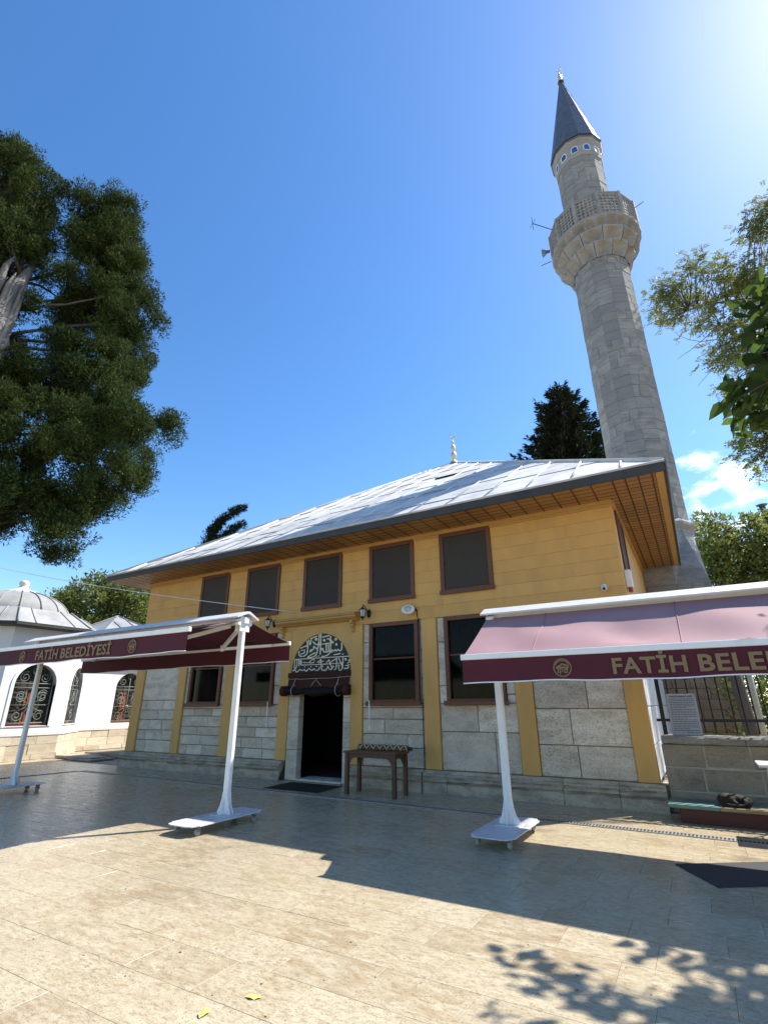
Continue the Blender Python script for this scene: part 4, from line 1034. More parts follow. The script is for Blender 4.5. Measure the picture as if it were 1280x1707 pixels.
# window drum under the cap
dr = MB().lathe([(0.90,22.5),(0.93,22.52),(0.93,23.30),(0.98,23.34),(1.02,23.40)], 12, (MX,MY), R(-45), smooth=False).build('drum', M['balcony'], minaret)
def mini_window(t=0.0):
    w, h = 0.125, 0.36
    p = [(-w,0),(w,0),(w,h*0.62)]+[(w*math.cos(q), h*0.62+w*1.0*math.sin(q)) for q in [math.pi*i/8 for i in range(1,8)]]+[(-w,h*0.62)]
    return p
arcp = mini_window()
wm = MB().prism(arcp, -0.012, 0.03).mesh('drum_window'); wm.materials.append(M['bluewin'])
sur = MB(); sur.tube([(x, -0.008, z) for x, z in arcp+[arcp[0]]], 0.022, 5); sm = sur.mesh('window_surround'); sm.materials.append(M['marble'])
for k in range(12):
    a = EA[k]+R(15); ap = 0.93*math.cos(R(15))
    for nm, me in (('drum_window', wm), ('window_surround', sm)):
        o = bpy.data.objects.new(nm, me); col.objects.link(o); o.parent = dr
        o.location = (MX+ap*math.cos(a), MY+ap*math.sin(a), 22.72); o.rotation_euler = (0, 0, a+math.pi/2)
# lead cap
CZ0, CZ1, CR = 23.47, 28.85, 1.05
cap = MB().lathe([(0.86,23.36),(1.03,23.40),(1.05,23.47),(1.02,23.52),(0.0,CZ1-0.02)], 12, (MX,MY), R(-45), smooth=False).build('spire_cap', M['lead_dark'], minaret)
for k in range(12):
    s = 0.0; st = rnd.uniform(0.12, 0.2)
    while s < 0.985:
        s1 = min(0.99, s+st); a, b = EA[k], EA[(k+1)%12]
        def C_(u, f): 
            r = (1.02+0.012)*(1-f)+0.03; return (mpt(r, a, 23.53+(CZ1-23.53)*f)*(1-u)+mpt(r, b, 23.53+(CZ1-23.53)*f)*u)
        h = rnd.uniform(0, 0.008); n = Vector((math.cos(a+R(15)), math.sin(a+R(15)), 0.2))
        vs = [C_(.03,s)+n*(h+.006), C_(.97,s)+n*(h+.006), C_(.97,s1)+n*h, C_(.03,s1)+n*h]
        vs += [v-n*0.02 for v in vs]
        MB().add(vs, [(0,1,2,3),(7,6,5,4)]+[(i,4+i,4+(i+1)%4,(i+1)%4) for i in range(4)]).build('lead_panel', M['lead_dark'], cap)
        s = s1; st = rnd.uniform(0.16, 0.24)
    MB().tube([mpt(1.06, EA[k], 23.52), mpt(0.035, EA[k], CZ1)], 0.018, 5).build('seam_roll', M['lead_dark'], cap)
mb = MB(); finial(mb, MX, MY, CZ1-0.1, 0.72); mb.build('finial', M['brass'], cap)
MB().tube([(MX+0.12,MY-0.1,CZ1-0.5),(MX+0.12,MY-0.1,CZ1+1.0)], 0.012, 5).build('lightning_rod', M['iron'], cap)
# aerials and a horn loudspeaker on the balcony
def pole(a, z, l, tilt): 
    p = mpt(1.66, a, z); d = Vector((math.cos(a), math.sin(a), tilt)); return p, p+d*l
p, q = pole(R(-145), 19.2, 0.75, 0.35); MB().tube([p, q], 0.016, 5).tube([q+Vector((0,0,-.35)), q+Vector((0,0,.35))], 0.010, 5).tube([q+Vector((.15,-.15,0)), q+Vector((-.15,.15,0))], 0.008, 5).build('aerial', M['iron'], bal)
p, q = pole(R(-20), 18.9, 0.35, 0.0); MB().tube([p, q], 0.014, 5).build('aerial', M['iron'], bal)
p, q = pole(R(190), 18.3, 0.4, -0.2); MB().tube([p, q], 0.014, 5).build('aerial', M['iron'], bal)
p = mpt(1.66, R(183), 19.05); MB().tube([p, p+Vector((-.12,-.03,0)), p+Vector((-.28,-.07,-.03))], [0.05,0.07,0.17], 12).build('horn_speaker', M['zinc'], bal)
base_at(minaret, (MX, MY, 0))

# ------------------------------------------------------------------ octagonal tomb on the left
tomb = thing('tomb', 'white octagonal tomb with ribbed lead dome and arched iron-grille windows', 'tomb')
TX, TY, TA = -20.93, -0.62, 2.42
def tpt(ap, a, u, z):       # point on the face whose normal points at angle a
    return Vector((TX+ap*math.cos(a)-u*math.sin(a), TY+ap*math.sin(a)+u*math.cos(a), z))
def facet(mb, ap, a, pts, d0, d1):
    """polygon (u,z) on a face, from depth d0 (out) to d1"""
    n = len(pts); vs = [tpt(ap+d0, a, u, z) for u, z in pts]+[tpt(ap+d1, a, u, z) for u, z in pts]
    mb.add(vs, [tuple(range(n)), tuple(reversed(range(n, 2*n)))]+[(i, n+i, n+(i+1)%n, (i+1)%n) for i in range(n)])
sd = TA*math.tan(R(22.5))
def arch_pts(w, z0, zs, n=14, rise=None):
    rise = rise or w
    return [(-w,z0),(w,z0),(w,zs)]+[(w*math.cos(q), zs+rise*math.sin(q)) for q in [math.pi*i/n for i in range(1,n)]]+[(-w,zs)]
def wall_with_arch(mb, ap, a, w, z0, zs, H0, H1, half, t=0.22):
    """plaster face with an arched opening, real thickness"""
    n = 14; arc = [(w*math.cos(q), zs+w*math.sin(q)) for q in [math.pi*i/n for i in range(n+1)]]
    def quad(p): facet(mb, ap, a, p, 0, -t)
    quad([(-half,H0),(half,H0),(half,z0),(-half,z0)])
    quad([(w,z0),(half,z0),(half,H1),(w,H1)] if False else [(w,z0),(half,z0),(half,zs),(w,zs)])
    quad([(-half,z0),(-w,z0),(-w,zs),(-half,zs)])
    for p, q in zip(arc[:-1], arc[1:]): quad([p, (p[0]*half/w if True else 0, H1) if False else (p[0], H1), (q[0], H1), q])
    quad([(w,zs),(half,zs),(half,H1),(w,H1)]); quad([(-half,zs),(-w,zs),(-w,H1),(-half,H1)])
def spiral(mb, f, cu, cz, r, turns=1.6, d=1, start=0.0, rad=0.012):
    pts = []
    for i in range(26):
        t = i/25; q = start+d*turns*2*math.pi*t; rr = r*(1-0.8*t); pts.append(f(cu+rr*math.cos(q), cz+rr*math.sin(q)))
    mb.tube(pts, rad, 5)
def grille(parent, f, w, z0, zs):
    zt = zs+w; mb = MB()
    for z in (z0+0.09, z0+0.62, zs-0.10, zs+0.03): mb.tube([f(-w,z), f(w,z)], 0.014, 5)
    for u in (-0.98*w, 0, 0.98*w): mb.tube([f(u,z0), f(u, zs-0.1 if abs(u) > 0.1 else zt-0.05)], 0.014, 5)
    g = parent; mb.build('grille_bar', M['greeniron'], parent)
    mb = MB(); c = (0.0, z0+0.62); mb.tube([f(c[0]-0.06, c[1]), f(c[0]+0.06, c[1])], 0.05, 8)
    for k in range(12):
        q = 2*math.pi*k/12; mb.tube([f(c[0]+0.01*math.cos(q), c[1]+0.01*math.sin(q)), f(c[0]+min(0.5, w/max(0.2,abs(math.cos(q))))*math.cos(q), c[1]+0.5*math.sin(q))], 0.009, 4)
    stuff(mb.build('grille_star', M['greeniron'], g))
    for s in (-1, 1):
        for z in (z0+0.30, z0+0.86, zs-0.32): mb = MB(); spiral(mb, f, s*w*0.52, z, 0.17, 1.6, s, 0.6); mb.build('grille_scroll', M['greeniron'], g)
        mb = MB(); spiral(mb, f, s*w*0.5, zs+0.22, 0.17, 1.7, -s, 1.2); mb.build('grille_scroll', M['greeniron'], g)
    mb = MB(); spiral(mb, f, 0, zs+0.40, 0.14, 1.5, 1, 0); mb.build('grille_scroll', M['greeniron'], g)
WZ0, WZS, WW = 0.985, 2.23, 0.63
twall = MB()
for k in range(8):
    a = R(45*k)
    if k in (0, 1, 7): wall_with_arch(twall, TA, a, WW, WZ0, WZS, 0.75, 4.0, sd)
    else: facet(twall, TA, a, [(-sd,0.75),(sd,0.75),(sd,4.0),(-sd,4.0)], 0, -0.2)
twall.build('wall', M['plaster'], tomb)
mb = MB()
for k in range(8): facet(mb, TA, R(45*k), [(-sd*1.03,0.70),(sd*1.03,0.70),(sd*1.03,0.79),(-sd*1.03,0.79)], 0.07, -0.1)
mb.build('string_course', M['marble'], tomb)
for k in (7, 0, 1, 2):      # plinth stones
    a = R(45*k); z = 0.0; s2 = sd*1.02
    for h in (0.16, 0.28, 0.255):
        u = -s2
        while u < s2-0.01:
            l = rnd.uniform(0.45, 0.85); 
            if s2-(u+l) < 0.3: l = s2-u
            mb = MB(); facet(mb, TA, a, [(u+.003,z+.003),(u+l-.003,z+.003),(u+l-.003,z+h-.003),(u+.003,z+h-.003)], 0.05+rnd.uniform(-.012,.012)+(0.05 if z < 0.1 else 0), -0.1)
            mb.build('plinth_stone', M['tstone'], tomb); u += l
        z += h
for k in (0, 1, 7):
    a = R(45*k)
    mb = MB(); n = 14
    outp = arch_pts(WW+0.10, WZ0-0.02, WZS); inp = arch_pts(WW, WZ0-0.02, WZS)
    m = len(outp)
    vs = [tpt(TA+0.025, a, *p) for p in outp]+[tpt(TA+0.025, a, *p) for p in inp]+[tpt(TA-0.18, a, *p) for p in inp]+[tpt(TA-0.01, a, *p) for p in outp]
    mb.add(vs, [(i,(i+1)%m,m+(i+1)%m,m+i) for i in range(1, m)]+[(m+i,m+(i+1)%m,2*m+(i+1)%m,2*m+i) for i in range(m)]+[(i,(i+1)%m,3*m+(i+1)%m,3*m+i) for i in range(m)])
    win = mb.build('window', M['marble'], tomb)
    f = lambda u, z, a=a: tpt(TA-0.10, a, u, z)
    grille(win, f, WW*0.98, WZ0, WZS)
    mb = MB(); facet(mb, TA, a, arch_pts(WW+0.02, WZ0, WZS), -0.21, -0.215); mb.build('pane', M['screen'], win)
    mb = MB(); facet(mb, TA, a, [(-0.16,WZ0),(0.10,WZ0),(0.10,WZS-0.35),(-0.16,WZS-0.15)], -0.17, -0.20); facet(mb, TA, a, [(-WW,WZ0-0.0),(WW,WZ0),(WW,WZ0+0.06),(-WW,WZ0+0.06)], -0.13, -0.20); mb.build('shutter', M['redwood'], win)
ew = 2.86
mb = MB(); mb.lathe([(TA-0.15,3.97),(ew/math.cos(R(22.5))-0.02,3.97),(ew/math.cos(R(22.5)),4.0),(ew/math.cos(R(22.5)),4.085),(TA,4.09)], 8, (TX,TY), R(22.5), smooth=False); mb.build('eave', M['fascia'], tomb)
troof = MB().lathe([(ew/math.cos(R(22.5))+0.01,4.09),(2.02/math.cos(R(22.5)),4.66),(1.72,4.74)], 8, (TX,TY), R(22.5), smooth=False).build('roof', M['lead_dome'], tomb)
MB().lathe([(1.68*math.cos(q), 4.60+0.92*math.sin(q)) for q in [R(90)*i/12 for i in range(13)]], 48, (TX,TY)).build('dome', M['lead_dome'], troof)
for k in range(16):
    a = 2*math.pi*k/16
    MB().tube([(TX+1.69*math.cos(q)*math.cos(a), TY+1.69*math.cos(q)*math.sin(a), 4.60+0.935*math.sin(q)) for q in [R(6)+R(82)*i/10 for i in range(11)]], 0.028, 5).build('dome_rib', M['lead_dome'], troof)
for k in range(8):
    a = R(22.5+45*k); r0, r1 = ew/math.cos(R(22.5)), 2.02/math.cos(R(22.5))
    MB().tube([(TX+r0*math.cos(a),TY+r0*math.sin(a),4.11),(TX+r1*math.cos(a),TY+r1*math.sin(a),4.68)], 0.03, 5).build('hip_roll', M['lead_dome'], troof)
    for u in (-0.5, 0.5):
        b = R(45*k); MB().tube([tpt(ew, b, u*1.25, 4.10), tpt(2.0, b, u*0.95, 4.68)], 0.025, 5).build('seam_roll', M['lead_dome'], troof)
MB().lathe([(0.62,5.44),(0.52,5.53),(0.30,5.60),(0.16,5.68),(0.13,5.75),(0.17,5.82),(0.17,5.88),(0.10,5.95),(0.0,5.98)], 18, (TX,TY)).build('finial', M['marble'], troof)
base_at(tomb, (TX, TY, 0))

# annex behind it with its own low pyramid roof
annex = thing('tomb_annex', 'white plastered annex with low lead pyramid roof beside the mosque corner', 'building')
AX, AY0, AY1, AXW = -20.35, 2.0, 8.2, -26.0
mb = MB()
wy0, wy1, wz0, wzs = 3.36, 4.62, 0.93, 2.28
mb.box(AXW, AX, AY0, wy0, 0.75, 3.55); mb.box(AXW, AX, wy1, AY1, 0.75, 3.55); mb.box(AX-0.25, AX, wy0, wy1, 0.75, wz0)
n = 14; w = (wy1-wy0)/2; cy = (wy0+wy1)/2
arc = [(cy+w*math.cos(q), wzs+w*0.9*math.sin(q)) for q in [math.pi*i/n for i in range(n+1)]]
for p, q in zip(arc[:-1], arc[1:]):
    mb.add([(AX,*p),(AX,p[0],3.55),(AX,q[0],3.55),(AX,*q),(AX-.25,*p),(AX-.25,p[0],3.55),(AX-.25,q[0],3.55),(AX-.25,*q)], [(0,1,2,3),(7,6,5,4),(0,3,7,4),(1,5,6,2)])
mb.build('wall', M['plaster'], annex)
fr = MB().box(AX-0.24, AX-0.22, wy0-0.02, wy1+0.02, wz0, 3.2).build('window', M['screen'], annex)
grille(fr, lambda u, z: Vector((AX-0.08, cy+u, z)), w*0.98, wz0, wzs)
MB().box(AX-0.21, AX-0.18, cy-0.25, cy+0.0, wz0, wzs-0.2).box(AX-0.21, AX-0.12, wy0, wy1, wz0, wz0+0.06).build('shutter', M['redwood'], fr)
z = 0.0
for h in (0.16, 0.28, 0.255):
    y = AY0-0.3
    while y < AY1:
        l = rnd.uniform(0.6, 1.1); MB().cbox(AX-0.2, AX+0.05+rnd.uniform(-.01,.01)+(0.05 if z < .1 else 0), y+.003, min(AY1, y+l)-.003, z+.003, z+h-.003, 0.008).build('plinth_stone', M['tstone'], annex); y += l
    z += h
MB().box(AX-0.3, AX+0.06, AY0-0.3, AY1, 0.70, 0.79).build('string_course', M['marble'], annex)
AR = Vector((-23.6, 4.9, 5.62)); e0, e1, f0, f1 = AXW-0.4, AX+0.4, AY0-0.3, AY1+0.4
MB().box(e0, e1, f0, f1, 3.56, 3.70).build('eave', M['fascia'], annex)
ar = MB().add([(e0,f0,3.70),(e1,f0,3.70),(e1,f1,3.70),(e0,f1,3.70),tuple(AR)], [(0,1,4),(1,2,4),(2,3,4),(3,0,4)]).build('roof', M['lead_dome'], annex)
mb = MB()
for c in ((e0,f0),(e1,f0),(e1,f1),(e0,f1)): mb.tube([(c[0],c[1],3.72), AR+Vector((0,0,.02))], 0.035, 6)
mb.build('hip_roll', M['lead_dome'], ar)
for k in range(1, 8):
    y = f0+(f1-f0)*k/8; t = (y-f0)/(AR.y-f0) if y < AR.y else (f1-y)/(f1-AR.y)
    MB().tube([(e1, y, 3.72), (e1+(AR.x-e1)*t, y, 3.72+(AR.z-3.70)*t)], 0.028, 6).build('seam_roll', M['lead_dome'], ar)
base_at(annex, (AX, 4, 0))
tag(MB().cbox(-18.30, -17.0, 0.35, 1.15, 0.0, 0.09, 0.015).build('stone_slab', M['base']), 'small grey stone slab lying in front of the white tomb', 'slab')
tag(MB().cbox(-17.25, -16.1, 0.20, 1.0, 0.0, 0.05, 0.012).cbox(-17.15, -16.35, 0.32, 0.9, 0.051, 0.085, 0.012).build('stone_slab', M['base']), 'stepped stone cover beside the low platform left of the mosque', 'slab')
tag(MB().cbox(-18.2, -14.6, 1.25, 4.6, 0.0, 0.13, 0.015).build('stone_platform', M['wallstone']), 'low paved stone platform between the white tomb and the mosque corner', 'platform')

# ------------------------------------------------------------------ garden wall, railing, sign
gw = thing('garden_wall', 'low grey-brown stone wall with rough coping right of the mosque', 'wall')
for z0, z1 in ((0.0,.30),(.30,.63),(.63,.955)):
    x = -0.68
    while x < 7.0:
        l = rnd.uniform(0.45, 0.75); l = l if 7.0-(x+l) > 0.3 else 7.0-x
        MB().cbox(x+.004, x+l-.004, -0.02+rnd.uniform(-.008,.008), 0.34, z0+.007, z1-.007, 0.012).build('stone_block', M['wallstone'], gw); x += l
MB().box(-0.67, 6.9, -0.012, 0.33, 0.01, 0.94).build('mortar_core', M['mortar'], gw)
x = -0.66
while x < 7.0:
    l = rnd.uniform(1.0, 1.5); l = l if 7.0-(x+l) > 0.4 else 7.0-x
    n = 8; vs = []; fs = []; pf = [(-0.075,.960),(-0.085,.985),(-0.08,1.04),(-0.06,1.066),(0.36,1.07),(0.40,1.04),(0.40,.960)]; m = len(pf)
    for i in range(n+1):
        for a, b in pf: vs.append((x+.003+(l-.006)*i/n, a+rnd.uniform(-.010,.010)*(1 if a < 0.2 else .5), b+rnd.uniform(-.004,.004)))
    for i in range(n):
        for k in range(m): fs.append((i*m+k, (i+1)*m+k, (i+1)*m+(k+1)%m, i*m+(k+1)%m))
    fs += [tuple(range(m)), tuple(reversed(range(n*m, n*m+m)))]
    MB().add(vs, fs).build('coping_stone', M['coping'], gw); x += l
base_at(gw, (3, 0.15, 0))
fe = thing('railing', 'black iron railing of square bars on the low stone wall', 'railing')
for z in (1.29, 2.02): MB().box(-0.70, 7.0, 0.285, 0.325, z-0.022, z+0.022).build('rail', M['iron'], fe)
x = -0.60; k = 0
while x < 6.95:
    if k % 16 == 0: MB().cbox(x-0.03, x+0.03, 0.275, 0.335, 1.06, 2.15, 0.005).build('post', M['iron'], fe)
    else: MB().box(x-0.0105, x+0.0105, 0.2935, 0.3165, 1.10, 2.10).build('bar', M['iron'], fe)
    x += 0.141; k += 1
base_at(fe, (3, 0.3, 1.06))
sg = thing('notice_board', 'grey notice board with printed text leaning on the black railing', 'sign')
pl = MB().cbox(-0.21, 0.21, 0.0, 0.016, 0.0, 0.625, 0.004).build('board', M['signgrey'], sg)
me = text_mesh('RAMAZAN EFENDİ CAMİİ', 0.026, 0.0008, 0.0008); o = link('printed_title', me, M['ink'], pl); o.location = (0, -0.0012, 0.575)
mb = MB(); q = random.Random(4); z = 0.548
for r in range(19):
    x = -0.18; end = 0.18 if r % 6 != 5 else 0.05
    while x < end:
        l = q.uniform(0.012, 0.045); l = min(l, end-x); mb.box(x, x+l, -0.0008, 0.0, z-0.0075, z); x += l+0.007
    z -= 0.0262
mb.box(0.0, 0.09, -0.0008, 0.0, z-0.007, z); mb.box(0.11, 0.17, -0.0008, 0.0, z-0.007, z)
mb.build('printed_text', M['ink'], pl)
sg.location = (-0.285, 0.165, 1.0705); sg.rotation_euler = (R(-8), 0, 0)
tag(MB().tube([(0.80,1.6,0),(0.80,1.6,3.2)], 0.055, 14).build('pipe_post', M['pipe']), 'cream round post standing behind the black railing', 'post')
tag(MB().tube([(0.78,2.9,0),(0.70,2.9,1.4),(0.62,2.92,3.4)], [0.14,0.12,0.10], 10).build('tree_trunk', M['bark']), 'dark leaning trunk in the garden behind the railing', 'trunk')

# ------------------------------------------------------------------ linear drain across the court
dr_t = thing('drain_channel', 'narrow slotted metal drain channel running along the mosque front', 'drain')
d0, d1 = Vector((-14.05, -1.22, 0)), Vector((5.5, -1.64, 0)); dd = (d1-d0).normalized(); dnn = Vector((-dd.y, dd.x, 0))
MB().bar(d0+Vector((0,0,0.002)), d1+Vector((0,0,0.002)), 0.15, 0.006).build('channel_bed', M['rubber'], dr_t)
mb = MB()
for s in (-1, 1): mb.bar(d0+dnn*s*0.068+Vector((0,0,.005)), d1+dnn*s*0.068+Vector((0,0,.005)), 0.014, 0.010)
mb.build('channel_edge', M['steel'], dr_t)
mb = MB(); n = int((d1-d0).length/0.042)
for i in range(n):
    p = d0+dd*(i*0.042+0.02)+Vector((0,0,0.0055)); mb.bar(p-dnn*0.060, p+dnn*0.060, 0.018, 0.008)
stuff(mb.build('grating', M['steel'], dr_t))
e0 = Vector((-14.10,-1.30,0)); e1 = Vector((-14.45,-4.3,0))
MB().bar(e0+Vector((0,0,.003)), e1+Vector((0,0,.003)), 0.13, 0.006).build('channel_bed', M['rubber'], dr_t)
base_at(dr_t, (-4.3, -1.4, 0))
# ------------------------------------------------------------------ double-sided market awnings
EMBLEM = [[(0.095*math.cos(t), 0.095*math.sin(t)) for t in [2*math.pi*k/24 for k in range(25)]],
          [(0.078*math.cos(t), 0.078*math.sin(t)) for t in [R(20)+R(140)*k/12 for k in range(13)]],
          [(-0.070,-0.005),(-0.045,0.018),(-0.028,0.012),(0.0,0.045),(0.022,0.028),(0.045,0.030),(0.070,0.0)],
          [(-0.06,-0.01),(-0.02,-0.004),(0.02,0.006),(0.06,-0.012)],
          [(-0.05,-0.02),(-0.05,-0.06)],[(-0.028,-0.02),(-0.028,-0.07)],[(-0.005,-0.015),(-0.005,-0.05)],
          [(0.01,-0.03),(0.035,-0.02),(0.06,-0.03)],[(0.012,-0.045),(0.04,-0.055),(0.055,-0.045)]]
EMB_W = [0.012,0.010,0.016,0.020,0.012,0.012,0.012,0.014,0.014]
def awning(label, x0, x1, yb, zb, posts, span, drop, plate_dy, seed, text_x, emblem_x, tsize=0.222, drop_back=None):
    q = random.Random(seed)
    t = thing('awning', label, 'awning', 'freestanding burgundy awnings')
    # beam with its roof-shaped aluminium hood
    MB().cbox(x0+0.03, x1-0.03, yb-0.05, yb+0.05, zb-0.14, zb-0.035, 0.006).build('beam', M['white'], t)
    hp = [(-0.235,-0.052),(-0.225,-0.072),(-0.02,0.012),(0.02,0.012),(0.225,-0.072),(0.235,-0.052),(0.03,0.048),(-0.03,0.048)]
    m = len(hp)
    MB().add([(x0, yb+a, zb+b) for a, b in hp]+[(x1, yb+a, zb+b) for a, b in hp], [tuple(range(m)), tuple(reversed(range(m, 2*m)))]+[(i, m+i, m+(i+1)%m, (i+1)%m) for i in range(m)]).build('hood', M['alu'], t)
    # posts on castored plates
    for px in posts:
        po = MB().cbox(px-0.048, px+0.048, yb-0.038, yb+0.038, 0.125, zb-0.10, 0.010).build('post', M['white'], t)
        mb = MB()
        for s in (-1, 1): mb.box(px+s*0.049-0.004, px+s*0.049+0.004, yb-0.10, yb+0.10, zb-0.26, zb-0.03)
        mb.build('head_bracket', M['white'], po)
        for s in (-1, 1):
            MB().tube([(px-0.055, yb+s*0.105, zb-0.12), (px+0.055, yb+s*0.105, zb-0.12)], 0.052, 16).build('end_disc', M['white'], po)
        for s in (-1, 1):
            gp = [(0.0485,0.135),(0.125,0.135),(0.125,0.165),(0.085,0.23),(0.062,0.31),(0.0485,0.40)]
            for w in (-0.030, 0.030):
                m = len(gp); MB().add([(px+s*a, yb+w-0.004, b) for a, b in gp]+[(px+s*a, yb+w+0.004, b) for a, b in gp], [tuple(range(m)), tuple(reversed(range(m,2*m)))]+[(i,m+i,m+(i+1)%m,(i+1)%m) for i in range(m)]).build('gusset', M['white'], po)
            gy = [(0.0385,0.135),(0.12,0.135),(0.12,0.165),(0.08,0.23),(0.055,0.31),(0.0385,0.40)]
            MB().add([(px-0.004, yb+s*a, b) for a, b in gy]+[(px+0.004, yb+s*a, b) for a, b in gy], [tuple(range(m)), tuple(reversed(range(m,2*m)))]+[(i,m+i,m+(i+1)%m,(i+1)%m) for i in range(m)]).build('gusset', M['white'], po)
        c = yb+plate_dy; hx_, hy_ = 0.27, 0.66; k = 0.10
        oc = [(-hx_,-hy_+k*1.3),(-hx_+0.03,-hy_+k),(-hx_+0.05,-hy_+0.03),(-hx_+k+0.03,-hy_),(hx_-k-0.03,-hy_),(hx_-0.05,-hy_+0.03),(hx_-0.03,-hy_+k),(hx_,-hy_+k*1.3)]
        oc = oc+[(a, -b) for a, b in reversed(oc)]; m = len(oc)
        pl = MB().add([(px+a, c+b, 0.112) for a, b in oc]+[(px+a, c+b, 0.124) for a, b in oc], [tuple(reversed(range(m))), tuple(range(m, 2*m))]+[(i, (i+1)%m, m+(i+1)%m, m+i) for i in range(m)]).build('base_plate', M['plate'], t)
        MB().box(px-0.15, px+0.15, yb-0.14, yb+0.14, 0.1245, 0.134).build('foot_flange', M['plate'], pl)
        for sx in (-1, 1):
            for sy in (-1, 1):
                X, Y = px+sx*0.19, c+sy*0.50
                w = MB().tube([(X-0.018, Y, 0.042), (X+0.018, Y, 0.042)], 0.040, 14).build('caster', M['caster'], pl)
                MB().box(X-0.026, X-0.021, Y-0.022, Y+0.028, 0.045, 0.111).box(X+0.021, X+0.026, Y-0.022, Y+0.028, 0.045, 0.111).box(X-0.026, X+0.026, Y-0.03, Y+0.03, 0.100, 0.1115).build('caster_fork', M['zinc'], pl)
    # canvas wings
    for s in (-1, 1):
        nx, ny = 90, 12; ya, za = yb+s*0.12, zb-0.105; y2, z2 = yb+s*span, zb-(drop if s < 0 or drop_back is None else drop_back)
        def P(i, j, off):
            u, v = i/nx, j/ny
            x = x0+0.06+(x1-x0-0.12)*u
            rip = 0.028*math.sin(u*23+v*3.0+seed)*math.sin(math.pi*min(1, v*1.1))+0.010*math.sin(u*57-v*5+seed*2)*v*(1-v)*2
            fold = 0.030*math.sin((u*9-v*2.2)*2+seed)*math.sin(math.pi*v)
            ed = min(1.0, 12*min(u, 1-u)); rip *= ed; fold *= ed
            sag = (-0.012-0.030*ed)*math.sin(math.pi*v)
            return (x, ya+(y2-ya)*v, za+(z2-za)*v+sag+rip+fold+off)
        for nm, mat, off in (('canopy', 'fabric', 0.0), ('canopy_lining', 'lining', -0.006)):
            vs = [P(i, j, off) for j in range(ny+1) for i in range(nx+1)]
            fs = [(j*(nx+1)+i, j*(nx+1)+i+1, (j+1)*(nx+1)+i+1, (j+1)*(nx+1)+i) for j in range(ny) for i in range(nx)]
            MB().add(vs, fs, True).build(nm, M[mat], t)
        for sx_ in (12, 34, 56, 78): MB().tube([P(sx_, j, 0.004) for j in range(ny+1)], 0.006, 5).build('seam', M['fabric'], t)
        MB().cbox(x0+0.03, x1-0.03, y2-0.028, y2+0.028, z2-0.045, z2+0.022, 0.006).build('front_bar', M['white'], t)
        n = 80; vs = []; fs = []; hv = 0.265
        for off in (0, 1):
            for i in range(n+1):
                for j in range(4):
                    u = i/n; x = x0+0.05+(x1-x0-0.10)*u
                    vs.append((x, y2+s*(0.012+0.006*math.sin(u*31+seed)*j/3)+(0.004 if off else 0), z2-0.044-hv*j/3+(0.007*math.sin(u*19+seed*3)+0.004*math.sin(u*47))*(j/3)))
        st = (n+1)*4
        for o_ in (0, st):
            for i in range(n):
                for j in range(3): fs.append((o_+i*4+j, o_+(i+1)*4+j, o_+(i+1)*4+j+1, o_+i*4+j+1))
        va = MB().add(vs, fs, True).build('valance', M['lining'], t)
        MB().tube([(x0+0.05+(x1-x0-0.10)*i/n, y2+s*(0.014+0.006*math.sin(i/n*31+seed)), z2-0.044-hv+0.007*math.sin(i/n*19+seed*3)+0.004*math.sin(i/n*47)) for i in range(n+1)], 0.008, 6).build('hem', M['white'], va)
        if s < 0:
            zc = z2-0.044-hv*0.5
            for word, dx, wd in (('FATİH', 0.0, 0.69), ('BELEDİYESİ', 0.79, 1.38)):
                me = text_mesh(word, tsize, tsize*0.026, 0.0015, 'LEFT')
                xs_ = [v.co.x for v in me.vertices]; k = wd/(max(xs_)-min(xs_))
                me.transform(Matrix.Translation((-min(xs_)*k, 0, 0)) @ Matrix.Diagonal((k, 1, 1, 1)))
                o = link('lettering', me, M['letter'], va); o.location = (text_x+dx, y2-0.024, zc-tsize*0.36)
            for ex in emblem_x:
                mb = MB()
                for e, w in zip(EMBLEM, EMB_W): ribbon(mb, [(ex+a*0.98, zc+b*0.98) for a, b in e], w, y2-0.0255, 0.002, False)
                mb.build('emblem', M['letter'], va, fix=False)
        # folding arms
        for ax, dirn in ((posts[0]-0.06 if posts[0] > posts[1] else posts[0]+0.06, -1 if posts[0] > posts[1] else 1), (posts[1], 1 if posts[0] > posts[1] else -1)):
            sh = Vector((ax+dirn*0.10, yb+s*0.10, zb-0.17)); el = Vector((ax+dirn*0.95, yb+s*span*0.52, zb-0.27-drop*0.42)); ha = Vector((ax+dirn*0.22, y2-s*0.05, z2-0.03))
            MB().bar(sh, el, 0.045, 0.055).bar(el+Vector((0,0,-.01)), ha, 0.035, 0.045).build('folding_arm', M['white'], t)
            MB().tube([el+Vector((0,0,-.05)), el+Vector((0,0,.05))], 0.038, 12).build('elbow', M['white'], t)
    base_at(t, ((x0+x1)/2, yb, 0))
    return t
awning('burgundy awning on white posts left of the mosque door', -12.25, -5.93, -3.90, 2.90, (-6.05, -11.85), 1.06, 0.335, -0.13, 3, -9.88, (-10.33, -7.18))
awning('burgundy awning in front of the right end of the mosque', -2.49, 3.9, -2.60, 2.80, (-2.38, 3.5), 1.10, 0.70, -0.13, 8, -0.745, (-1.26, 1.95), 0.222, 0.42)

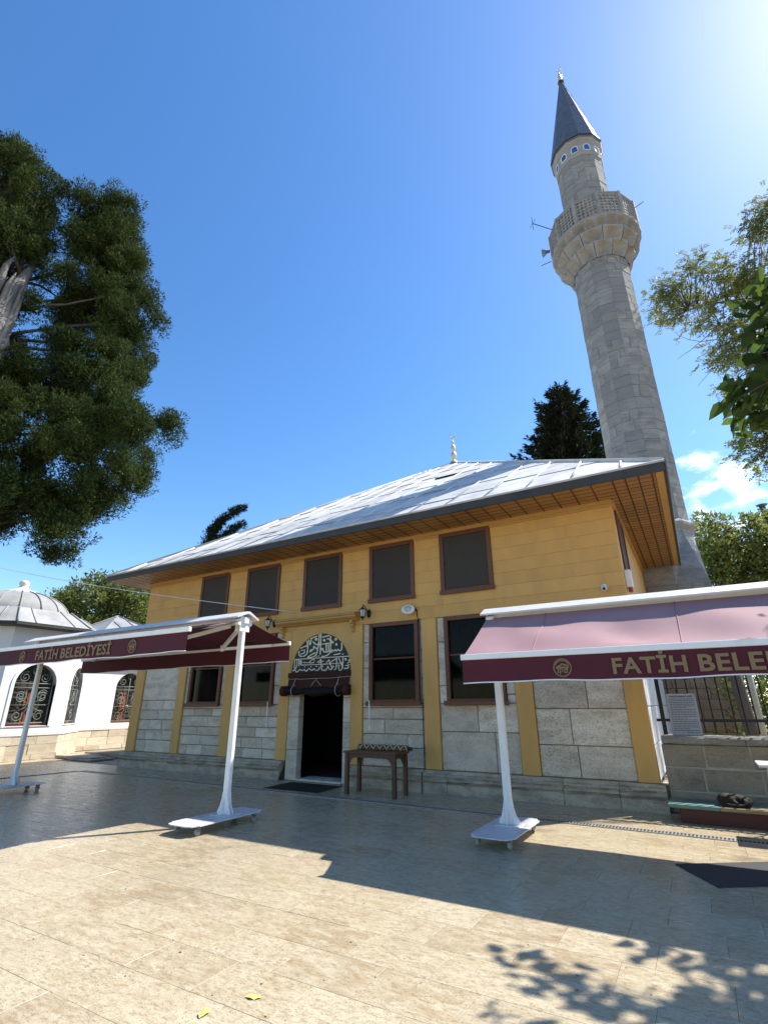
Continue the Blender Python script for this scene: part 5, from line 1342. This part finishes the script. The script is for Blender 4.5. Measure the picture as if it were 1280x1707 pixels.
# ------------------------------------------------------------------ things by the door
b = thing('bench', 'dark wooden bench with arched aprons beside the doorway', 'bench')
bx0, bx1, by0, by1, bz = -6.03, -4.93, -1.02, -0.52, 0.70
MB().cbox(bx0-0.02, bx1+0.02, by0-0.02, by1+0.02, bz, bz+0.035, 0.006).build('seat', M['table_wood'], b)
for x in (bx0+0.04, bx1-0.04):
    for y in (by0+0.04, by1-0.04): MB().cbox(x-0.036, x+0.036, y-0.036, y+0.036, 0.0, bz-0.001, 0.005).build('leg', M['table_wood'], b)
def apron(a, c, y, axis):
    n = 16; pts = []
    for i in range(n+1):
        u = i/n; e = min(u, 1-u); d = 0.07+0.13*max(0, 1-e/0.12)**2
        pts.append((a+(c-a)*u, bz-0.002-d))
    poly = pts+[(c, bz-0.002), (a, bz-0.002)]; m = len(poly)
    if axis == 'x': vs = [(u, y-0.012, z) for u, z in poly]+[(u, y+0.012, z) for u, z in poly]
    else: vs = [(y-0.012, u, z) for u, z in poly]+[(y+0.012, u, z) for u, z in poly]
    k = n+1; fs = []
    for i in range(n): # strip between curve and straight top
        pass
    top = [(a+(c-a)*i/n, bz-0.002) for i in range(n+1)]
    vs = []; 
    for off in (-0.012, 0.012):
        for u, z in pts+top: vs.append((u, y+off, z) if axis == 'x' else (y+off, u, z))
    h = 2*(n+1)
    for i in range(n):
        fs += [(i, i+1, n+2+i, n+1+i), (h+i, h+n+1+i, h+n+2+i, h+i+1), (i, h+i, h+i+1, i+1)]
    MB().add(vs, fs).build('apron', M['table_wood'], b)
apron(bx0+0.078, bx1-0.078, by0+0.04, 'x'); apron(bx0+0.078, bx1-0.078, by1-0.04, 'x'); apron(by0+0.078, by1-0.078, bx0+0.04, 'y'); apron(by0+0.078, by1-0.078, bx1-0.04, 'y')
base_at(b, ((bx0+bx1)/2, (by0+by1)/2, 0))
t = thing('rolled_kilim', 'rolled brown patterned kilim lying along the back of the wooden bench', 'rug')
pts = [(-5.98+1.10*i/16, -0.60, bz+0.036+0.050) for i in range(17)]
MB().tube(pts, [0.049+0.003*math.sin(i*1.9) for i in range(17)], 16).build('roll', M['kilim'], t)
MB().tube([(-4.88,-0.60,bz+0.08),(-4.80,-0.60,bz+0.075)], [0.036,0.030], 12).build('core', M['rubber'], t)
base_at(t, (-5.4, -0.6, bz+0.036))
def floor_mat(name, label, pts, mat, h=0.010):
    n = len(pts); cx = sum(p[0] for p in pts)/n; cy = sum(p[1] for p in pts)/n
    ins = [(p[0]+(cx-p[0])*0.025, p[1]+(cy-p[1])*0.025) for p in pts]
    vs = [(x,y,0.0025) for x,y in pts]+[(x,y,h*0.6) for x,y in pts]+[(x,y,h) for x,y in ins]
    o = MB().add(vs, [tuple(range(2*n, 3*n))]+[(i,(i+1)%n,n+(i+1)%n,n+i) for i in range(n)]+[(n+i,n+(i+1)%n,2*n+(i+1)%n,2*n+i) for i in range(n)]).build(name, mat)
    return tag(o, label, 'mat')
floor_mat('door_mat', 'black door mat on the pavement before the open doorway', [(-7.90,-1.14),(-6.55,-1.14),(-6.60,-0.24),(-7.95,-0.24)], M['mat'])
floor_mat('rubber_mat', 'dark rubber mat lying askew under the right awning', [(-0.55,-2.96),(-0.185,-3.57),(0.98,-2.80),(0.60,-2.20)], M['mat2'])
# painted trough bench by the garden wall and the sleeping cat
tb = thing('plank_bench', 'low dark red box bench topped with teal and tan planks by the garden wall', 'bench')
MB().cbox(-0.55, 2.9, -0.72, -0.30, 0.0, 0.185, 0.006).build('box', M['redbox'], tb)
for a, c, mm in ((-0.68,-0.06,'teal'),(-0.058,0.52,'sand'),(0.522,1.6,'teal'),(1.602,3.0,'sand')):
    MB().cbox(a, c, -0.78, -0.50, 0.186, 0.232, 0.006).build('plank', M[mm], tb)
    MB().cbox(a, c, -0.495, -0.24, 0.186, 0.230, 0.006).build('plank', M['teal'], tb)
base_at(tb, (1.1, -0.5, 0))
def blob_mesh(parts, voxel=0.011):
    """fuse ellipsoids and tapered tubes into one continuous skin"""
    mb = MB()
    for kind, a in parts:
        if kind == 'e':
            (cx, cy, cz), (rx, ry, rz) = a
            prof = [(math.sin(R(180)*i/12), -math.cos(R(180)*i/12)) for i in range(13)]
            sub = MB().lathe(prof, 16); mb.add([(cx+x*rx, cy+y*ry, cz+z*rz) for x, y, z in sub.v], sub.f)
        else: mb.tube(*a)
    o = mb.build('cat', M['fur'])
    md = o.modifiers.new('fuse', 'REMESH'); md.mode = 'VOXEL'; md.voxel_size = voxel
    sm = o.modifiers.new('smooth', 'SMOOTH'); sm.iterations = 4; sm.factor = 0.5
    dg = bpy.context.evaluated_depsgraph_get(); me = bpy.data.meshes.new_from_object(o.evaluated_get(dg))
    o.modifiers.clear(); o.data = me; me.polygons.foreach_set('use_smooth', [True]*len(me.polygons)); return o
cx, cy, cz = 0.14, -0.58, 0.233
cat = blob_mesh([('e', ((cx-0.10,cy+0.01,cz+0.075),(0.115,0.105,0.078))), ('e', ((cx+0.02,cy+0.05,cz+0.072),(0.13,0.085,0.072))), ('e', ((cx+0.12,cy+0.02,cz+0.060),(0.085,0.08,0.060))),
    ('e', ((cx+0.13,cy-0.075,cz+0.050),(0.050,0.046,0.042))), ('e', ((cx+0.115,cy-0.115,cz+0.040),(0.026,0.022,0.020))),
    ('t', ([(cx+0.155,cy-0.070,cz+0.080),(cx+0.172,cy-0.068,cz+0.118)], [0.020,0.004], 8)), ('t', ([(cx+0.105,cy-0.066,cz+0.082),(cx+0.092,cy-0.062,cz+0.120)], [0.020,0.004], 8)),
    ('t', ([(cx-0.17,cy-0.03,cz+0.04),(cx-0.15,cy-0.10,cz+0.03),(cx-0.06,cy-0.135,cz+0.025),(cx+0.05,cy-0.14,cz+0.022)], [0.030,0.026,0.022,0.014], 10)),
    ('t', ([(cx-0.02,cy-0.05,cz+0.05),(cx+0.04,cy-0.11,cz+0.028),(cx+0.09,cy-0.13,cz+0.022)], [0.035,0.024,0.020], 10))])
tag(cat, 'dark tabby cat curled up asleep on the low plank bench', 'cat')
wt = thing('side_table', 'small white folding table at the right edge by the garden wall', 'table')
MB().cbox(0.46, 1.30, -1.30, -0.72, 0.790, 0.822, 0.008).build('table_top', M['plate'], wt)
for x, y, dx, dy in ((0.54,-1.22,0.05,0.0),(1.22,-1.22,-0.05,0.0),(0.54,-0.80,0.05,0.0),(1.22,-0.80,-0.05,0.0)):
    MB().tube([(x+dx,y,0.789),(x,y,0.0)], 0.013, 8).build('leg', M['white'], wt)
MB().tube([(0.56,-1.22,0.45),(0.56,-0.80,0.45)], 0.010, 6).build('brace', M['white'], wt)
base_at(wt, (0.88, -1.0, 0))
# sagging white cable to the left
pts = [Vector((-8.26,-0.10,3.70)).lerp(Vector((-25.0,-2.9,7.30)), i/20)+Vector((0,0,-0.22*math.sin(math.pi*i/20))) for i in range(21)]
tag(MB().tube(pts, 0.011, 6).build('overhead_cable', M['camwhite']), 'thin white cable strung from the mosque wall out to the left', 'cable')
for i, (x, y, a, lab) in enumerate(((-2.50,-6.98,0.4,'small yellow fallen leaf on the sunlit paving, the farther of two'), (-2.62,-7.23,1.9,'small yellow fallen leaf near the bottom edge of the paving'))):
    n = 10; vs = [(0.036*math.cos(2*math.pi*k/n)*(1.4 if k % 5 == 0 else 1), 0.026*math.sin(2*math.pi*k/n), 0.006+0.005*math.sin(k*2.1)) for k in range(n)]+[(0,0,0.004)]
    o = MB().add(vs, [(k,(k+1)%n,n) for k in range(n)]).build('fallen_leaf', M['yellow']); o.location = (x, y, 0.002); o.rotation_euler = (0,0,a); tag(o, lab, 'leaf', 'fallen yellow leaves')
mb = MB(); q = random.Random(15)                 # dry crumbs and seed husks on the paving
for k in range(260):
    x, y = q.uniform(-13, 2.5), q.uniform(-8.6, -0.9); r = q.uniform(0.003, 0.0075); a = q.uniform(0, 3.1)
    mb.add([(x+r*math.cos(a+t)*(1.0 if i % 2 else 1.7), y+r*math.sin(a+t), 0.001+(0.004 if i % 2 else 0.001)) for i, t in enumerate((0,1.2,2.5,3.7,5.0))], [(0,1,2,3,4)])
tag(stuff(mb.build('leaf_litter', M['twig'])), 'tiny dark crumbs of dry litter scattered over the paving', 'litter')

# ------------------------------------------------------------------ trees
def inside(pts, x, y):
    c = False; n = len(pts)
    for i in range(n):
        x1, y1 = pts[i]; x2, y2 = pts[i-1]
        if (y1 > y) != (y2 > y) and x < (x2-x1)*(y-y1)/(y2-y1)+x1: c = not c
    return c
def sample(tr, n, seed, depth=1.5, shape=0.5):
    """clump centres filling a crown of the given outline, rounded in depth"""
    q = random.Random(seed); P = tr['pts']; us = [p[0] for p in P]; zs = [p[1] for p in P]; out = []
    o = Vector((*tr['o'], 0)); az = Vector((*tr['az'], 0)); uu = Vector((az.y, -az.x, 0)); tries = 0
    while len(out) < n and tries < n*60:
        tries += 1
        u, z = q.uniform(min(us), max(us)), q.uniform(min(zs), max(zs))
        if not inside(P, u, z): continue
        row = [a for a in np.linspace(min(us), max(us), 24) if inside(P, a, z)]
        wid = (max(row)-min(row))/2 if row else 0.5
        d = q.uniform(-1, 1)*min(depth, max(0.25, wid*0.9))
        out.append(o+uu*u+az*d+Vector((0,0,z)))
    return out
def foliage(name, P, D, Ls, Ws, mat, parent, fold=0.25, broad=False):
    """one mesh of many separate small leaves; P roots, D directions"""
    N = len(P); P = np.asarray(P, float); D = np.asarray(D, float); D /= np.linalg.norm(D, axis=1)[:, None]+1e-9
    rn = nrg.normal(size=(N, 3)); S = np.cross(D, rn); S /= np.linalg.norm(S, axis=1)[:, None]+1e-9; U = np.cross(S, D)
    Ls = np.asarray(Ls)[:, None]; Ws = np.asarray(Ws)[:, None]
    if broad:   # heart-shaped: 7 points
        loc = [(0.0,0.0),(0.08,0.55),(0.38,0.78),(0.70,0.48),(1.0,0.0),(0.70,-0.48),(0.38,-0.78),(0.08,-0.55)]
    else:
        loc = [(0.0,0.0),(0.42,1.0),(1.0,0.0),(0.42,-1.0)]
    k = len(loc); V = np.zeros((N, k, 3))
    for i, (l, w) in enumerate(loc):
        V[:, i] = P+D*Ls*l+S*Ws*w*0.5+U*Ws*abs(w)*fold-np.array([0,0,1.0])*(Ls*l*l*(0.22 if broad else 0.05))
    me = bpy.data.meshes.new(name); me.vertices.add(N*k); me.vertices.foreach_set('co', V.reshape(-1))
    if broad:
        tri = []; 
        faces = [(0,1,2),(0,2,3),(0,3,4),(0,4,5),(0,5,6),(0,6,7)]
    else: faces = [(0,1,2),(0,2,3)]
    F = np.array(faces); nf = len(F)
    idx = (np.arange(N)[:, None, None]*k+F[None]).reshape(-1)
    me.loops.add(len(idx)); me.loops.foreach_set('vertex_index', idx.astype(np.int32))
    me.polygons.add(N*nf); me.polygons.foreach_set('loop_start', np.arange(0, len(idx), 3, dtype=np.int32))
    me.update(calc_edges=True); me.validate()
    return link(name, me, mat, parent)
def clump_leaves(centres, per, rad, up=0.4, L=(0.10,0.2), W=(0.03,0.055), flat=0.8, core=0.35):
    P, D, Ls, Ws = [], [], [], []
    for c in centres:
        n = per; r = rad*nrg.uniform(0.65, 1.35)
        v = nrg.normal(size=(n, 3)); v /= np.linalg.norm(v, axis=1)[:, None]
        t = nrg.uniform(core, 1, size=(n, 1))**0.6
        p = v*t*r; p[:, 2] *= flat
        P.append(np.array(c)[None]+p)
        d = v*0.8+np.array([0,0,up])+nrg.normal(size=(n,3))*0.45; D.append(d)
        Ls.append(nrg.uniform(*L, size=n)); Ws.append(nrg.uniform(*W, size=n))
    return np.concatenate(P), np.concatenate(D), np.concatenate(Ls), np.concatenate(Ws)
def limb(mb, a, b, r0, r1, seed, bend=0.12, n=8, sides=7):
    q = random.Random(seed); a = Vector(a); b = Vector(b); L = (b-a).length
    o = Vector((q.uniform(-1,1), q.uniform(-1,1), q.uniform(-0.2,1)))*L*bend
    pts = [a.lerp(b, i/n)+o*math.sin(math.pi*i/n)+Vector((q.uniform(-1,1),q.uniform(-1,1),q.uniform(-1,1)))*L*0.012 for i in range(n+1)]
    mb.tube(pts, [r0+(r1-r0)*i/n for i in range(n+1)], sides); return pts

# big old cypress, left
cyp = thing('cypress_tree', 'huge old dark green cypress with silvery dead trunk at the left edge', 'tree')
o = Vector((*CYP1['o'], 0)); az = Vector((*CYP1['az'], 0)); uu = Vector((az.y, -az.x, 0))
def cy(u, d, z): return o+uu*u+az*d+Vector((0,0,z))
mb = MB()
tr_pts = [cy(-1.9,0.2,0), cy(-1.9,0.2,4), cy(-1.8,0.1,8), cy(-1.72,-0.4,10.5), cy(-1.70,-0.5,12.2), cy(-1.66,-0.4,13.4), cy(-1.35,-0.2,15.0)]
mb.tube(tr_pts, [0.65,0.58,0.50,0.42,0.36,0.24,0.08], 16)
mb.build('trunk', M['deadwood'], cyp)
mb = MB()      # torn shell of dead wood, split and fluted
q = random.Random(77)
for k in range(22):
    a = q.uniform(-2.6, -0.3); r = 0.32; h = q.uniform(1.4, 3.4); zc = q.uniform(10.2, 13.2); w = q.uniform(0.05, 0.13)
    du, dd_ = r*math.cos(a)*1.02, r*math.sin(a)*1.02
    mb.tube([cy(-1.72+du,-0.45+dd_,zc-h*0.5), cy(-1.71+du*1.06,-0.45+dd_*1.06,zc), cy(-1.66+du*1.1,-0.44+dd_*1.1,zc+h*0.35), cy(-1.58+du*1.15+q.uniform(-.1,.1),-0.42+dd_*1.15,zc+h*0.5)], [w*0.5,w,w*0.8,0.015], 6)
mb.build('dead_wood', M['deadwood'], cyp)
def boughs(tr, nb, nsub, rb, seed, depth):
    q = random.Random(seed); out = []
    o_ = Vector((*tr['o'], 0)); a_ = Vector((*tr['az'], 0)); u_ = Vector((a_.y, -a_.x, 0)); m_ = 0.42
    ok = lambda c: all(inside(tr['pts'], (c-o_).dot(u_)+du, c.z+dz) for du, dz in ((m_,0),(0,m_),(0,-m_)))
    for c in [c for c in sample(tr, nb*3, seed, depth) if ok(c)][:nb]:
        s = q.uniform(0.7, 1.3)
        for _ in range(nsub):
            v = Vector((q.gauss(0,1), q.gauss(0,1), q.gauss(0,1))).normalized()*(q.random()**0.5)
            out.append(c+Vector((v.x*rb*s, v.y*rb*s, v.z*rb*s*0.95+0.1)))
    return out
cl = boughs(CYP1, 105, 17, 0.50, 21, 2.2)+boughs(CYP2, 215, 17, 0.48, 22, 2.1)
cl = [c for c in cl if not (-2.2 < ((c-o).dot(uu)) < -1.22 and 10.8 < c.z < 14.6 and (c-o).dot(az) < 0.2)]     # the bare trunk shows here
mb = MB()
q = random.Random(5)
for i, c in enumerate(q.sample(cl, 40)):
    zz = max(5.0, c.z-q.uniform(0.6, 2.2)); base = cy(-1.55, 0.1, min(14.5, zz)); limb(mb, base, c, 0.06, 0.012, i, 0.10)
mb.build('limbs', M['bark'], cyp)
foliage('crown', *clump_leaves([tuple(c) for c in cl], 105, 0.24, 0.55, (0.06,0.15), (0.018,0.042), 1.0, 0.25), M['cypress'], cyp)
base_at(cyp, tuple(cy(-1.75, 0.2, 0)))

def back_tree(name, label, tr, n, per, rad, mat, seed, depth, L, W, up, trunk_u=0.0, group=None, flat=0.9, r=0.25, cat='tree'):
    t = thing(name, label, cat, group)
    o = Vector((*tr['o'], 0)); az = Vector((*tr['az'], 0)); uu = Vector((az.y, -az.x, 0))
    zs = [p[1] for p in tr['pts']]; b = o+uu*trunk_u
    cl = sample(tr, n, seed, depth)
    if name == 'fir_tree': cl += [b+uu*(0.32-0.02*k)+Vector((rnd.gauss(0,.05*k),rnd.gauss(0,.05*k),23.3-0.32*k)) for k in range(8) for _ in range(2)]
    mb = MB(); mb.tube([b, b+Vector((0.05,0,max(zs)*0.45)), b+Vector((0,0.05,max(zs)*0.93))], [r, r*0.7, r*0.12], 9)
    q = random.Random(seed)
    for i, c in enumerate(q.sample(cl, min(len(cl), 26))): limb(mb, b+Vector((0,0,max(min(zs)*0.7, c.z-q.uniform(.5,1.6)))), c, r*0.22, r*0.05, i, 0.08, 5, 5)
    mb.build('trunk', M['bark'], t)
    foliage('crown', *clump_leaves([tuple(c) for c in cl], per, rad, up, L, W, flat, 0.25), mat, t)
    base_at(t, tuple(b)); return t
FIR['pts'] = [p for p in FIR['pts']]
ft = thing('fir_tree', 'dark pointed fir rising behind the roof beside the minaret', 'tree')
fo = Vector((*FIR['o'], 0)); faz = Vector((*FIR['az'], 0)); fuu = Vector((faz.y, -faz.x, 0)); fb = fo+fuu*0.15
mb = MB(); mb.tube([fb, fb+Vector((0,0,12)), fb+Vector((0,0,23.6))], [0.38,0.24,0.02], 9)
P, D, Ls, Ws = [], [], [], []; q = random.Random(31)
z = 11.5
while z < 23.4:
    rad = 4.5*((23.9-z)/10.5)**0.70*q.uniform(0.85, 1.1); nb_ = max(4, int(5+rad*2.6))
    for k in range(nb_):
        a_ = 2*math.pi*(k+q.random()*0.7)/nb_; r_ = rad*q.uniform(0.72, 1.08); d_ = Vector((math.cos(a_), math.sin(a_), 0)); rise = q.uniform(0.15, 0.60)
        pts = [fb+Vector((0,0,z))+d_*r_*t-Vector((0,0,0.35*t*r_*0.3))+Vector((0,0,rise*r_*t*t)) for t in (0.05,0.35,0.7,1.0)]
        mb.tube(pts, [0.05,0.035,0.02,0.006], 5)
        n_ = int(r_*46)+14
        for i in range(n_):
            t = q.uniform(0.12, 1.02); j = min(2, int(t*3)); base = pts[j].lerp(pts[j+1], min(1, max(0, t*3-j)))
            w_ = (1.05-t)*0.30*r_+0.10; side_ = Vector((-d_.y, d_.x, 0))*q.gauss(0, 0.45)*w_
            P.append(tuple(base+side_+Vector((0,0,q.gauss(-0.04,0.09))))); D.append(tuple(d_*0.8+side_*1.5+Vector((q.gauss(0,.25), q.gauss(0,.25), q.gauss(0.12,.3))))); Ls.append(q.uniform(0.22,0.46)); Ws.append(q.uniform(0.06,0.12))
    z += q.uniform(0.34, 0.50)
for i in range(60): P.append(tuple(fb+Vector((q.gauss(0,.08), q.gauss(0,.08), q.uniform(22.6,23.6))))); D.append((q.gauss(0,.6), q.gauss(0,.6), 0.8)); Ls.append(q.uniform(.15,.3)); Ws.append(0.06)
mb.build('trunk', M['bark'], ft)
foliage('crown', P, D, Ls, Ws, M['fir'], ft); base_at(ft, tuple(fb))
wc = thing('wind_bent_cypress', 'feathery wind-bent cypress top showing above the left roof slope', 'tree')
o = Vector((*TIP['o'], 0)); az = Vector((*TIP['az'], 0)); uu = Vector((az.y, -az.x, 0))
def wp(u, d, z): return o+uu*u+az*d+Vector((0,0,z))
mb = MB(); cl = []; q = random.Random(33); b0 = wp(-1.0, 0, 0)
mb.tube([b0, wp(-1.0,0,8), wp(-0.95,0,13)], [0.3,0.22,0.10], 8)
for pts in ([(-0.95,13.0),(-0.75,14.6),(-0.2,16.0),(0.6,16.9),(1.7,17.6)], [(-0.8,12.8),(-0.3,14.0),(0.3,14.9),(0.95,15.6),(1.65,16.0)], [(-1.0,12.6),(-1.05,14.0),(-0.85,15.2),(-0.3,16.1)], [(-0.6,12.5),(0.1,13.2),(0.6,13.9)]):
    P_ = [wp(u, q.uniform(-.2,.2), z) for u, z in pts]; mb.tube(P_, [0.07-0.014*i for i in range(len(P_))], 6)
    for a_, c_ in zip(P_[:-1], P_[1:]):
        n_ = int((c_-a_).length/0.16)+1
        for k in range(n_): cl.append(a_.lerp(c_, k/n_)+Vector((q.gauss(0,.09), q.gauss(0,.09), q.gauss(0,.09))))
mb.build('trunk', M['bark'], wc)
P, D, Ls, Ws = clump_leaves([tuple(c) for c in cl], 85, 0.28, 0.5, (0.18,0.42), (0.04,0.08), 0.9, 0.1); D = D+np.array(tuple(uu*0.8))
foliage('crown', P, D, Ls, Ws, M['fir'], wc); base_at(wc, tuple(b0))
back_tree('garden_tree', 'yellowish green bushy tree behind the white tomb roofs', BACKL, 150, 130, 0.62, M['bush'], 35, 2.4, (0.14,0.30), (0.07,0.14), 0.2, 0.5)
back_tree('leafy_tree', 'bright green leafy tree right of the minaret beyond the garden', BUSHR, 120, 130, 0.46, M['bush'], 37, 2.2, (0.12,0.26), (0.07,0.13), 0.1, 0.6)

# fine-leaved acacia overhanging from the right
ac_t = thing('acacia_tree', 'fine-leaved acacia with bare dark twigs reaching in from the right', 'tree')
o = Vector((*ACA['o'], 0)); az = Vector((*ACA['az'], 0)); uu = Vector((az.y, -az.x, 0))
def ap_(u, d, z): return o+uu*u*1.481+az*d+Vector((0,0,z*1.481-0.746 if z > 1.55 else z))
cl = sample(ACA, 160, 41, 1.0)+sample(ACA2, 36, 42, 0.6)+sample(ACA3, 46, 43, 0.5)
q = random.Random(9)
ext = [ap_(q.uniform(2.4,5.4), q.uniform(-1.5,1.8), q.uniform(8.5,14.0)) for _ in range(7)]
mb = MB(); tb0 = ap_(4.4, 0.4, 0)
mb.tube([tb0, ap_(3.9,0.4,3), ap_(3.6,0.3,6), ap_(3.3,0.2,8.5), ap_(3.0,0.2,11)], [0.26,0.22,0.19,0.14,0.06], 10)
m1 = limb(mb, ap_(3.6,0.3,6.2), ap_(1.0,0.0,8.7), 0.10, 0.055, 1, 0.05)
m2 = limb(mb, ap_(1.0,0.0,8.7), ap_(0.05,-0.1,10.6), 0.055, 0.03, 2, 0.04)
m3 = limb(mb, ap_(3.3,0.2,9.0), ap_(1.2,0.1,10.9), 0.09, 0.05, 3, 0.04)
m4 = limb(mb, ap_(1.2,0.1,10.9), ap_(-0.5,0.0,11.45), 0.05, 0.02, 4, 0.05)
limb(mb, ap_(-0.5,0,11.45), ap_(-1.3,0.0,11.3), 0.02, 0.008, 5, 0.06)
limb(mb, ap_(0.05,-0.1,10.6), ap_(-1.0,-0.1,10.05), 0.02, 0.006, 6, 0.12); limb(mb, ap_(0.3,0,9.6), ap_(-0.75,0.0,9.1), 0.018, 0.006, 7, 0.10); limb(mb, ap_(0.0,0,10.2), ap_(-0.9,0.1,10.9), 0.016, 0.006, 8, 0.12)
m5 = limb(mb, ap_(3.6,0.3,6.0), ap_(0.3,0,7.1), 0.06, 0.012, 9, 0.05)
limb(mb, ap_(3.1,0.2,10.5), ap_(1.8,0.1,13.2), 0.05, 0.012, 10, 0.05)
allm = m1+m2+m3+m4+m5
for i, c in enumerate(cl):
    a = min(allm, key=lambda p: (p-c).length); 
    if (a-c).length < 3.1: limb(mb, a, c, 0.021, 0.008, 100+i, 0.10, 5, 4)
for i, c in enumerate(ext): limb(mb, ap_(3.2, 0.2, min(10.8, c.z-0.6)), c, 0.03, 0.006, 300+i, 0.08, 5, 4)
mb.build('trunk', M['twig'], ac_t)
def pinnate(centres, nleaf, spread, seed, llen=(0.16,0.26), nl=6):
    P, D, Ls, Ws = [], [], [], []; q = random.Random(seed)
    for c in centres:
        c = Vector(c)
        for _ in range(nleaf):
            st = c+Vector((q.gauss(0,1), q.gauss(0,1), q.gauss(0,0.8)))*spread
            d = Vector((q.gauss(0,1), q.gauss(0,1), q.gauss(-0.25,0.5))).normalized(); l = q.uniform(*llen)
            sv = d.cross(Vector((q.gauss(0,.3), q.gauss(0,.3), 1))).normalized()
            for k in range(nl):
                u = (k+0.7)/nl; p = st+d*l*u-Vector((0,0,0.04*u*u))
                for s in (-1, 1):
                    P.append(p); D.append(sv*s+d*0.45+Vector((0,0,-0.15))); Ls.append(q.uniform(0.075,0.118)); Ws.append(q.uniform(0.036,0.053))
    return [tuple(p) for p in P], [tuple(d) for d in D], Ls, Ws
foliage('crown', *pinnate(cl+ext, 18, 0.225, 3, (0.22,0.36)), M['acacia'], ac_t, 0.1)
base_at(ac_t, tuple(tb0))

# broad-leaved tree close by on the right: leaves in view and the dense crown that shades the paving
ct = thing('broadleaf_tree', 'near tree with large dark heart-shaped leaves at the right edge', 'tree')
o = Vector((*CAT['o'], 0)); az = Vector((*CAT['az'], 0)); uu = Vector((az.y, -az.x, 0))
cin = sample(CAT, 70, 51, 0.32)
def sh(x, y, h): return Vector((x+SUN.x/SUN.z*h, y+SUN.y/SUN.z*h, h))        # a leaf clump that throws its shade on (x, y)
shade = [sh(-1.40,-5.72,4.9), sh(-1.30,-5.86,4.9), sh(-1.18,-5.95,4.9), sh(-1.05,-6.02,5.0), sh(-0.92,-6.06,5.0), sh(-0.78,-6.10,5.1), sh(-0.62,-5.22,4.8), sh(-0.50,-5.28,4.8), sh(-0.40,-5.55,4.9),
         sh(-1.25,-6.55,4.8), sh(-1.1,-6.7,4.8), sh(-0.6,-6.25,5.0), sh(-0.5,-6.0,5.2)]
q = random.Random(12)
for _ in range(150):
    shade.append(sh(q.uniform(-0.35,1.9), q.uniform(-6.6,-4.4), q.uniform(4.6,6.6)))
for _ in range(12):
    shade.append(sh(q.uniform(0.5,2.6), q.uniform(-4.3,-3.0), q.uniform(4.4,6.4)))
mb = MB(); tbase = Vector((4.6, -3.9, 0))
mb.tube([tbase, Vector((4.55,-3.85,1.8)), Vector((4.4,-3.6,3.4)), Vector((4.3,-3.3,5.2)), Vector((4.2,-3.1,6.6))], [0.20,0.17,0.14,0.10,0.04], 10)
fork = Vector((4.4,-3.6,3.4))
e1 = limb(mb, fork, (2.2,-5.0,4.3), 0.06, 0.03, 1, 0.05); limb(mb, (2.2,-5.0,4.3), (0.95,-5.62,4.0), 0.03, 0.010, 2, 0.05)
e2 = limb(mb, (4.3,-3.3,5.0), (2.4,-2.7,5.0), 0.05, 0.02, 3, 0.05)
for i, c in enumerate(shade): limb(mb, min(e2+[Vector((4.3,-3.3,5.2)), Vector((4.2,-3.1,6.2))], key=lambda p: (p-c).length), c, 0.014, 0.005, 20+i, 0.06, 5, 5)
for i, c in enumerate(cin): limb(mb, Vector((1.5,-5.35,4.15)).lerp(Vector((0.95,-5.62,4.0)), (i % 5)/5), c, 0.007, 0.003, 200+i, 0.06, 4, 4)
mb.build('trunk', M['bark'], ct)
P, D, Ls, Ws = [], [], [], []
for c in cin:
    for _ in range(4):
        P.append(tuple(c+Vector((q.gauss(0,.05), q.gauss(0,.05), q.gauss(0,.05))))); D.append((q.gauss(0,1), q.gauss(0,1), q.gauss(-.5,.5))); Ls.append(q.uniform(.10,.17)); Ws.append(q.uniform(.09,.15))
for c in shade:
    for _ in range(7):
        P.append(tuple(c+Vector((q.gauss(0,.10), q.gauss(0,.10), q.gauss(0,.10))))); D.append((q.gauss(0,1), q.gauss(0,1), q.gauss(-.2,.4))); Ls.append(q.uniform(.12,.20)); Ws.append(q.uniform(.11,.18))
foliage('crown', P, D, Ls, Ws, M['catalpa'], ct, 0.18, True)
base_at(ct, tuple(tbase))
for x, z1, lab in ((5.15, 12.35, 'taller grey metal flue pipe with rain cap above the leafy tree'), (4.60, 11.75, 'shorter grey metal flue pipe above the leafy tree')):
    t = thing('flue_pipe', lab, 'flue', 'flue pipes')
    MB().tube([(x,25,0),(x,25,z1-0.12)], 0.16 if z1 > 12 else 0.11, 12).build('pipe', M['zinc'], t)
    MB().lathe([(0.10,z1-0.11),(0.26,z1-0.06),(0.30,z1-0.02),(0.0,z1+0.06)], 14, (x,25)).build('rain_cap', M['lead_dark'], t)
    mb = MB()
    for k in range(3): a = k*2.1; mb.tube([(x+.1*math.cos(a),25+.1*math.sin(a),z1-.13),(x+.1*math.cos(a),25+.1*math.sin(a),z1-.05)], 0.012, 4)
    mb.build('cap_strut', M['zinc'], t); base_at(t, (x, 25, 0))
# garden shrubs behind the railing
for i, (x, y, h, lab) in enumerate(((1.35,4.4,2.6,'dark green shrub behind the railing right of the brown pier'), (2.3,4.6,2.6,'dark green shrub behind the railing at the far right'), (1.9,10.5,3.6,'tall dark shrub deep in the garden behind the railing'))):
    t = thing('shrub', lab, 'shrub', 'garden shrubs'); q = random.Random(60+i)
    cl = [(x+q.gauss(0,.45), y+q.gauss(0,.45), q.uniform(0.3,h)) for _ in range(46)]
    mb = MB()
    for k in range(8): limb(mb, (x+q.gauss(0,.08), y+q.gauss(0,.08), 0), cl[k], 0.03, 0.008, k, 0.1, 5, 5)
    mb.build('stems', M['bark'], t)
    foliage('leaves', *clump_leaves(cl, 60, 0.33, 0.2, (0.07,0.14), (0.04,0.07), 0.9, 0.2), M['bush'], t); base_at(t, (x, y, 0))
base_at(mosque, (-7.48, 0.0, 0.0))
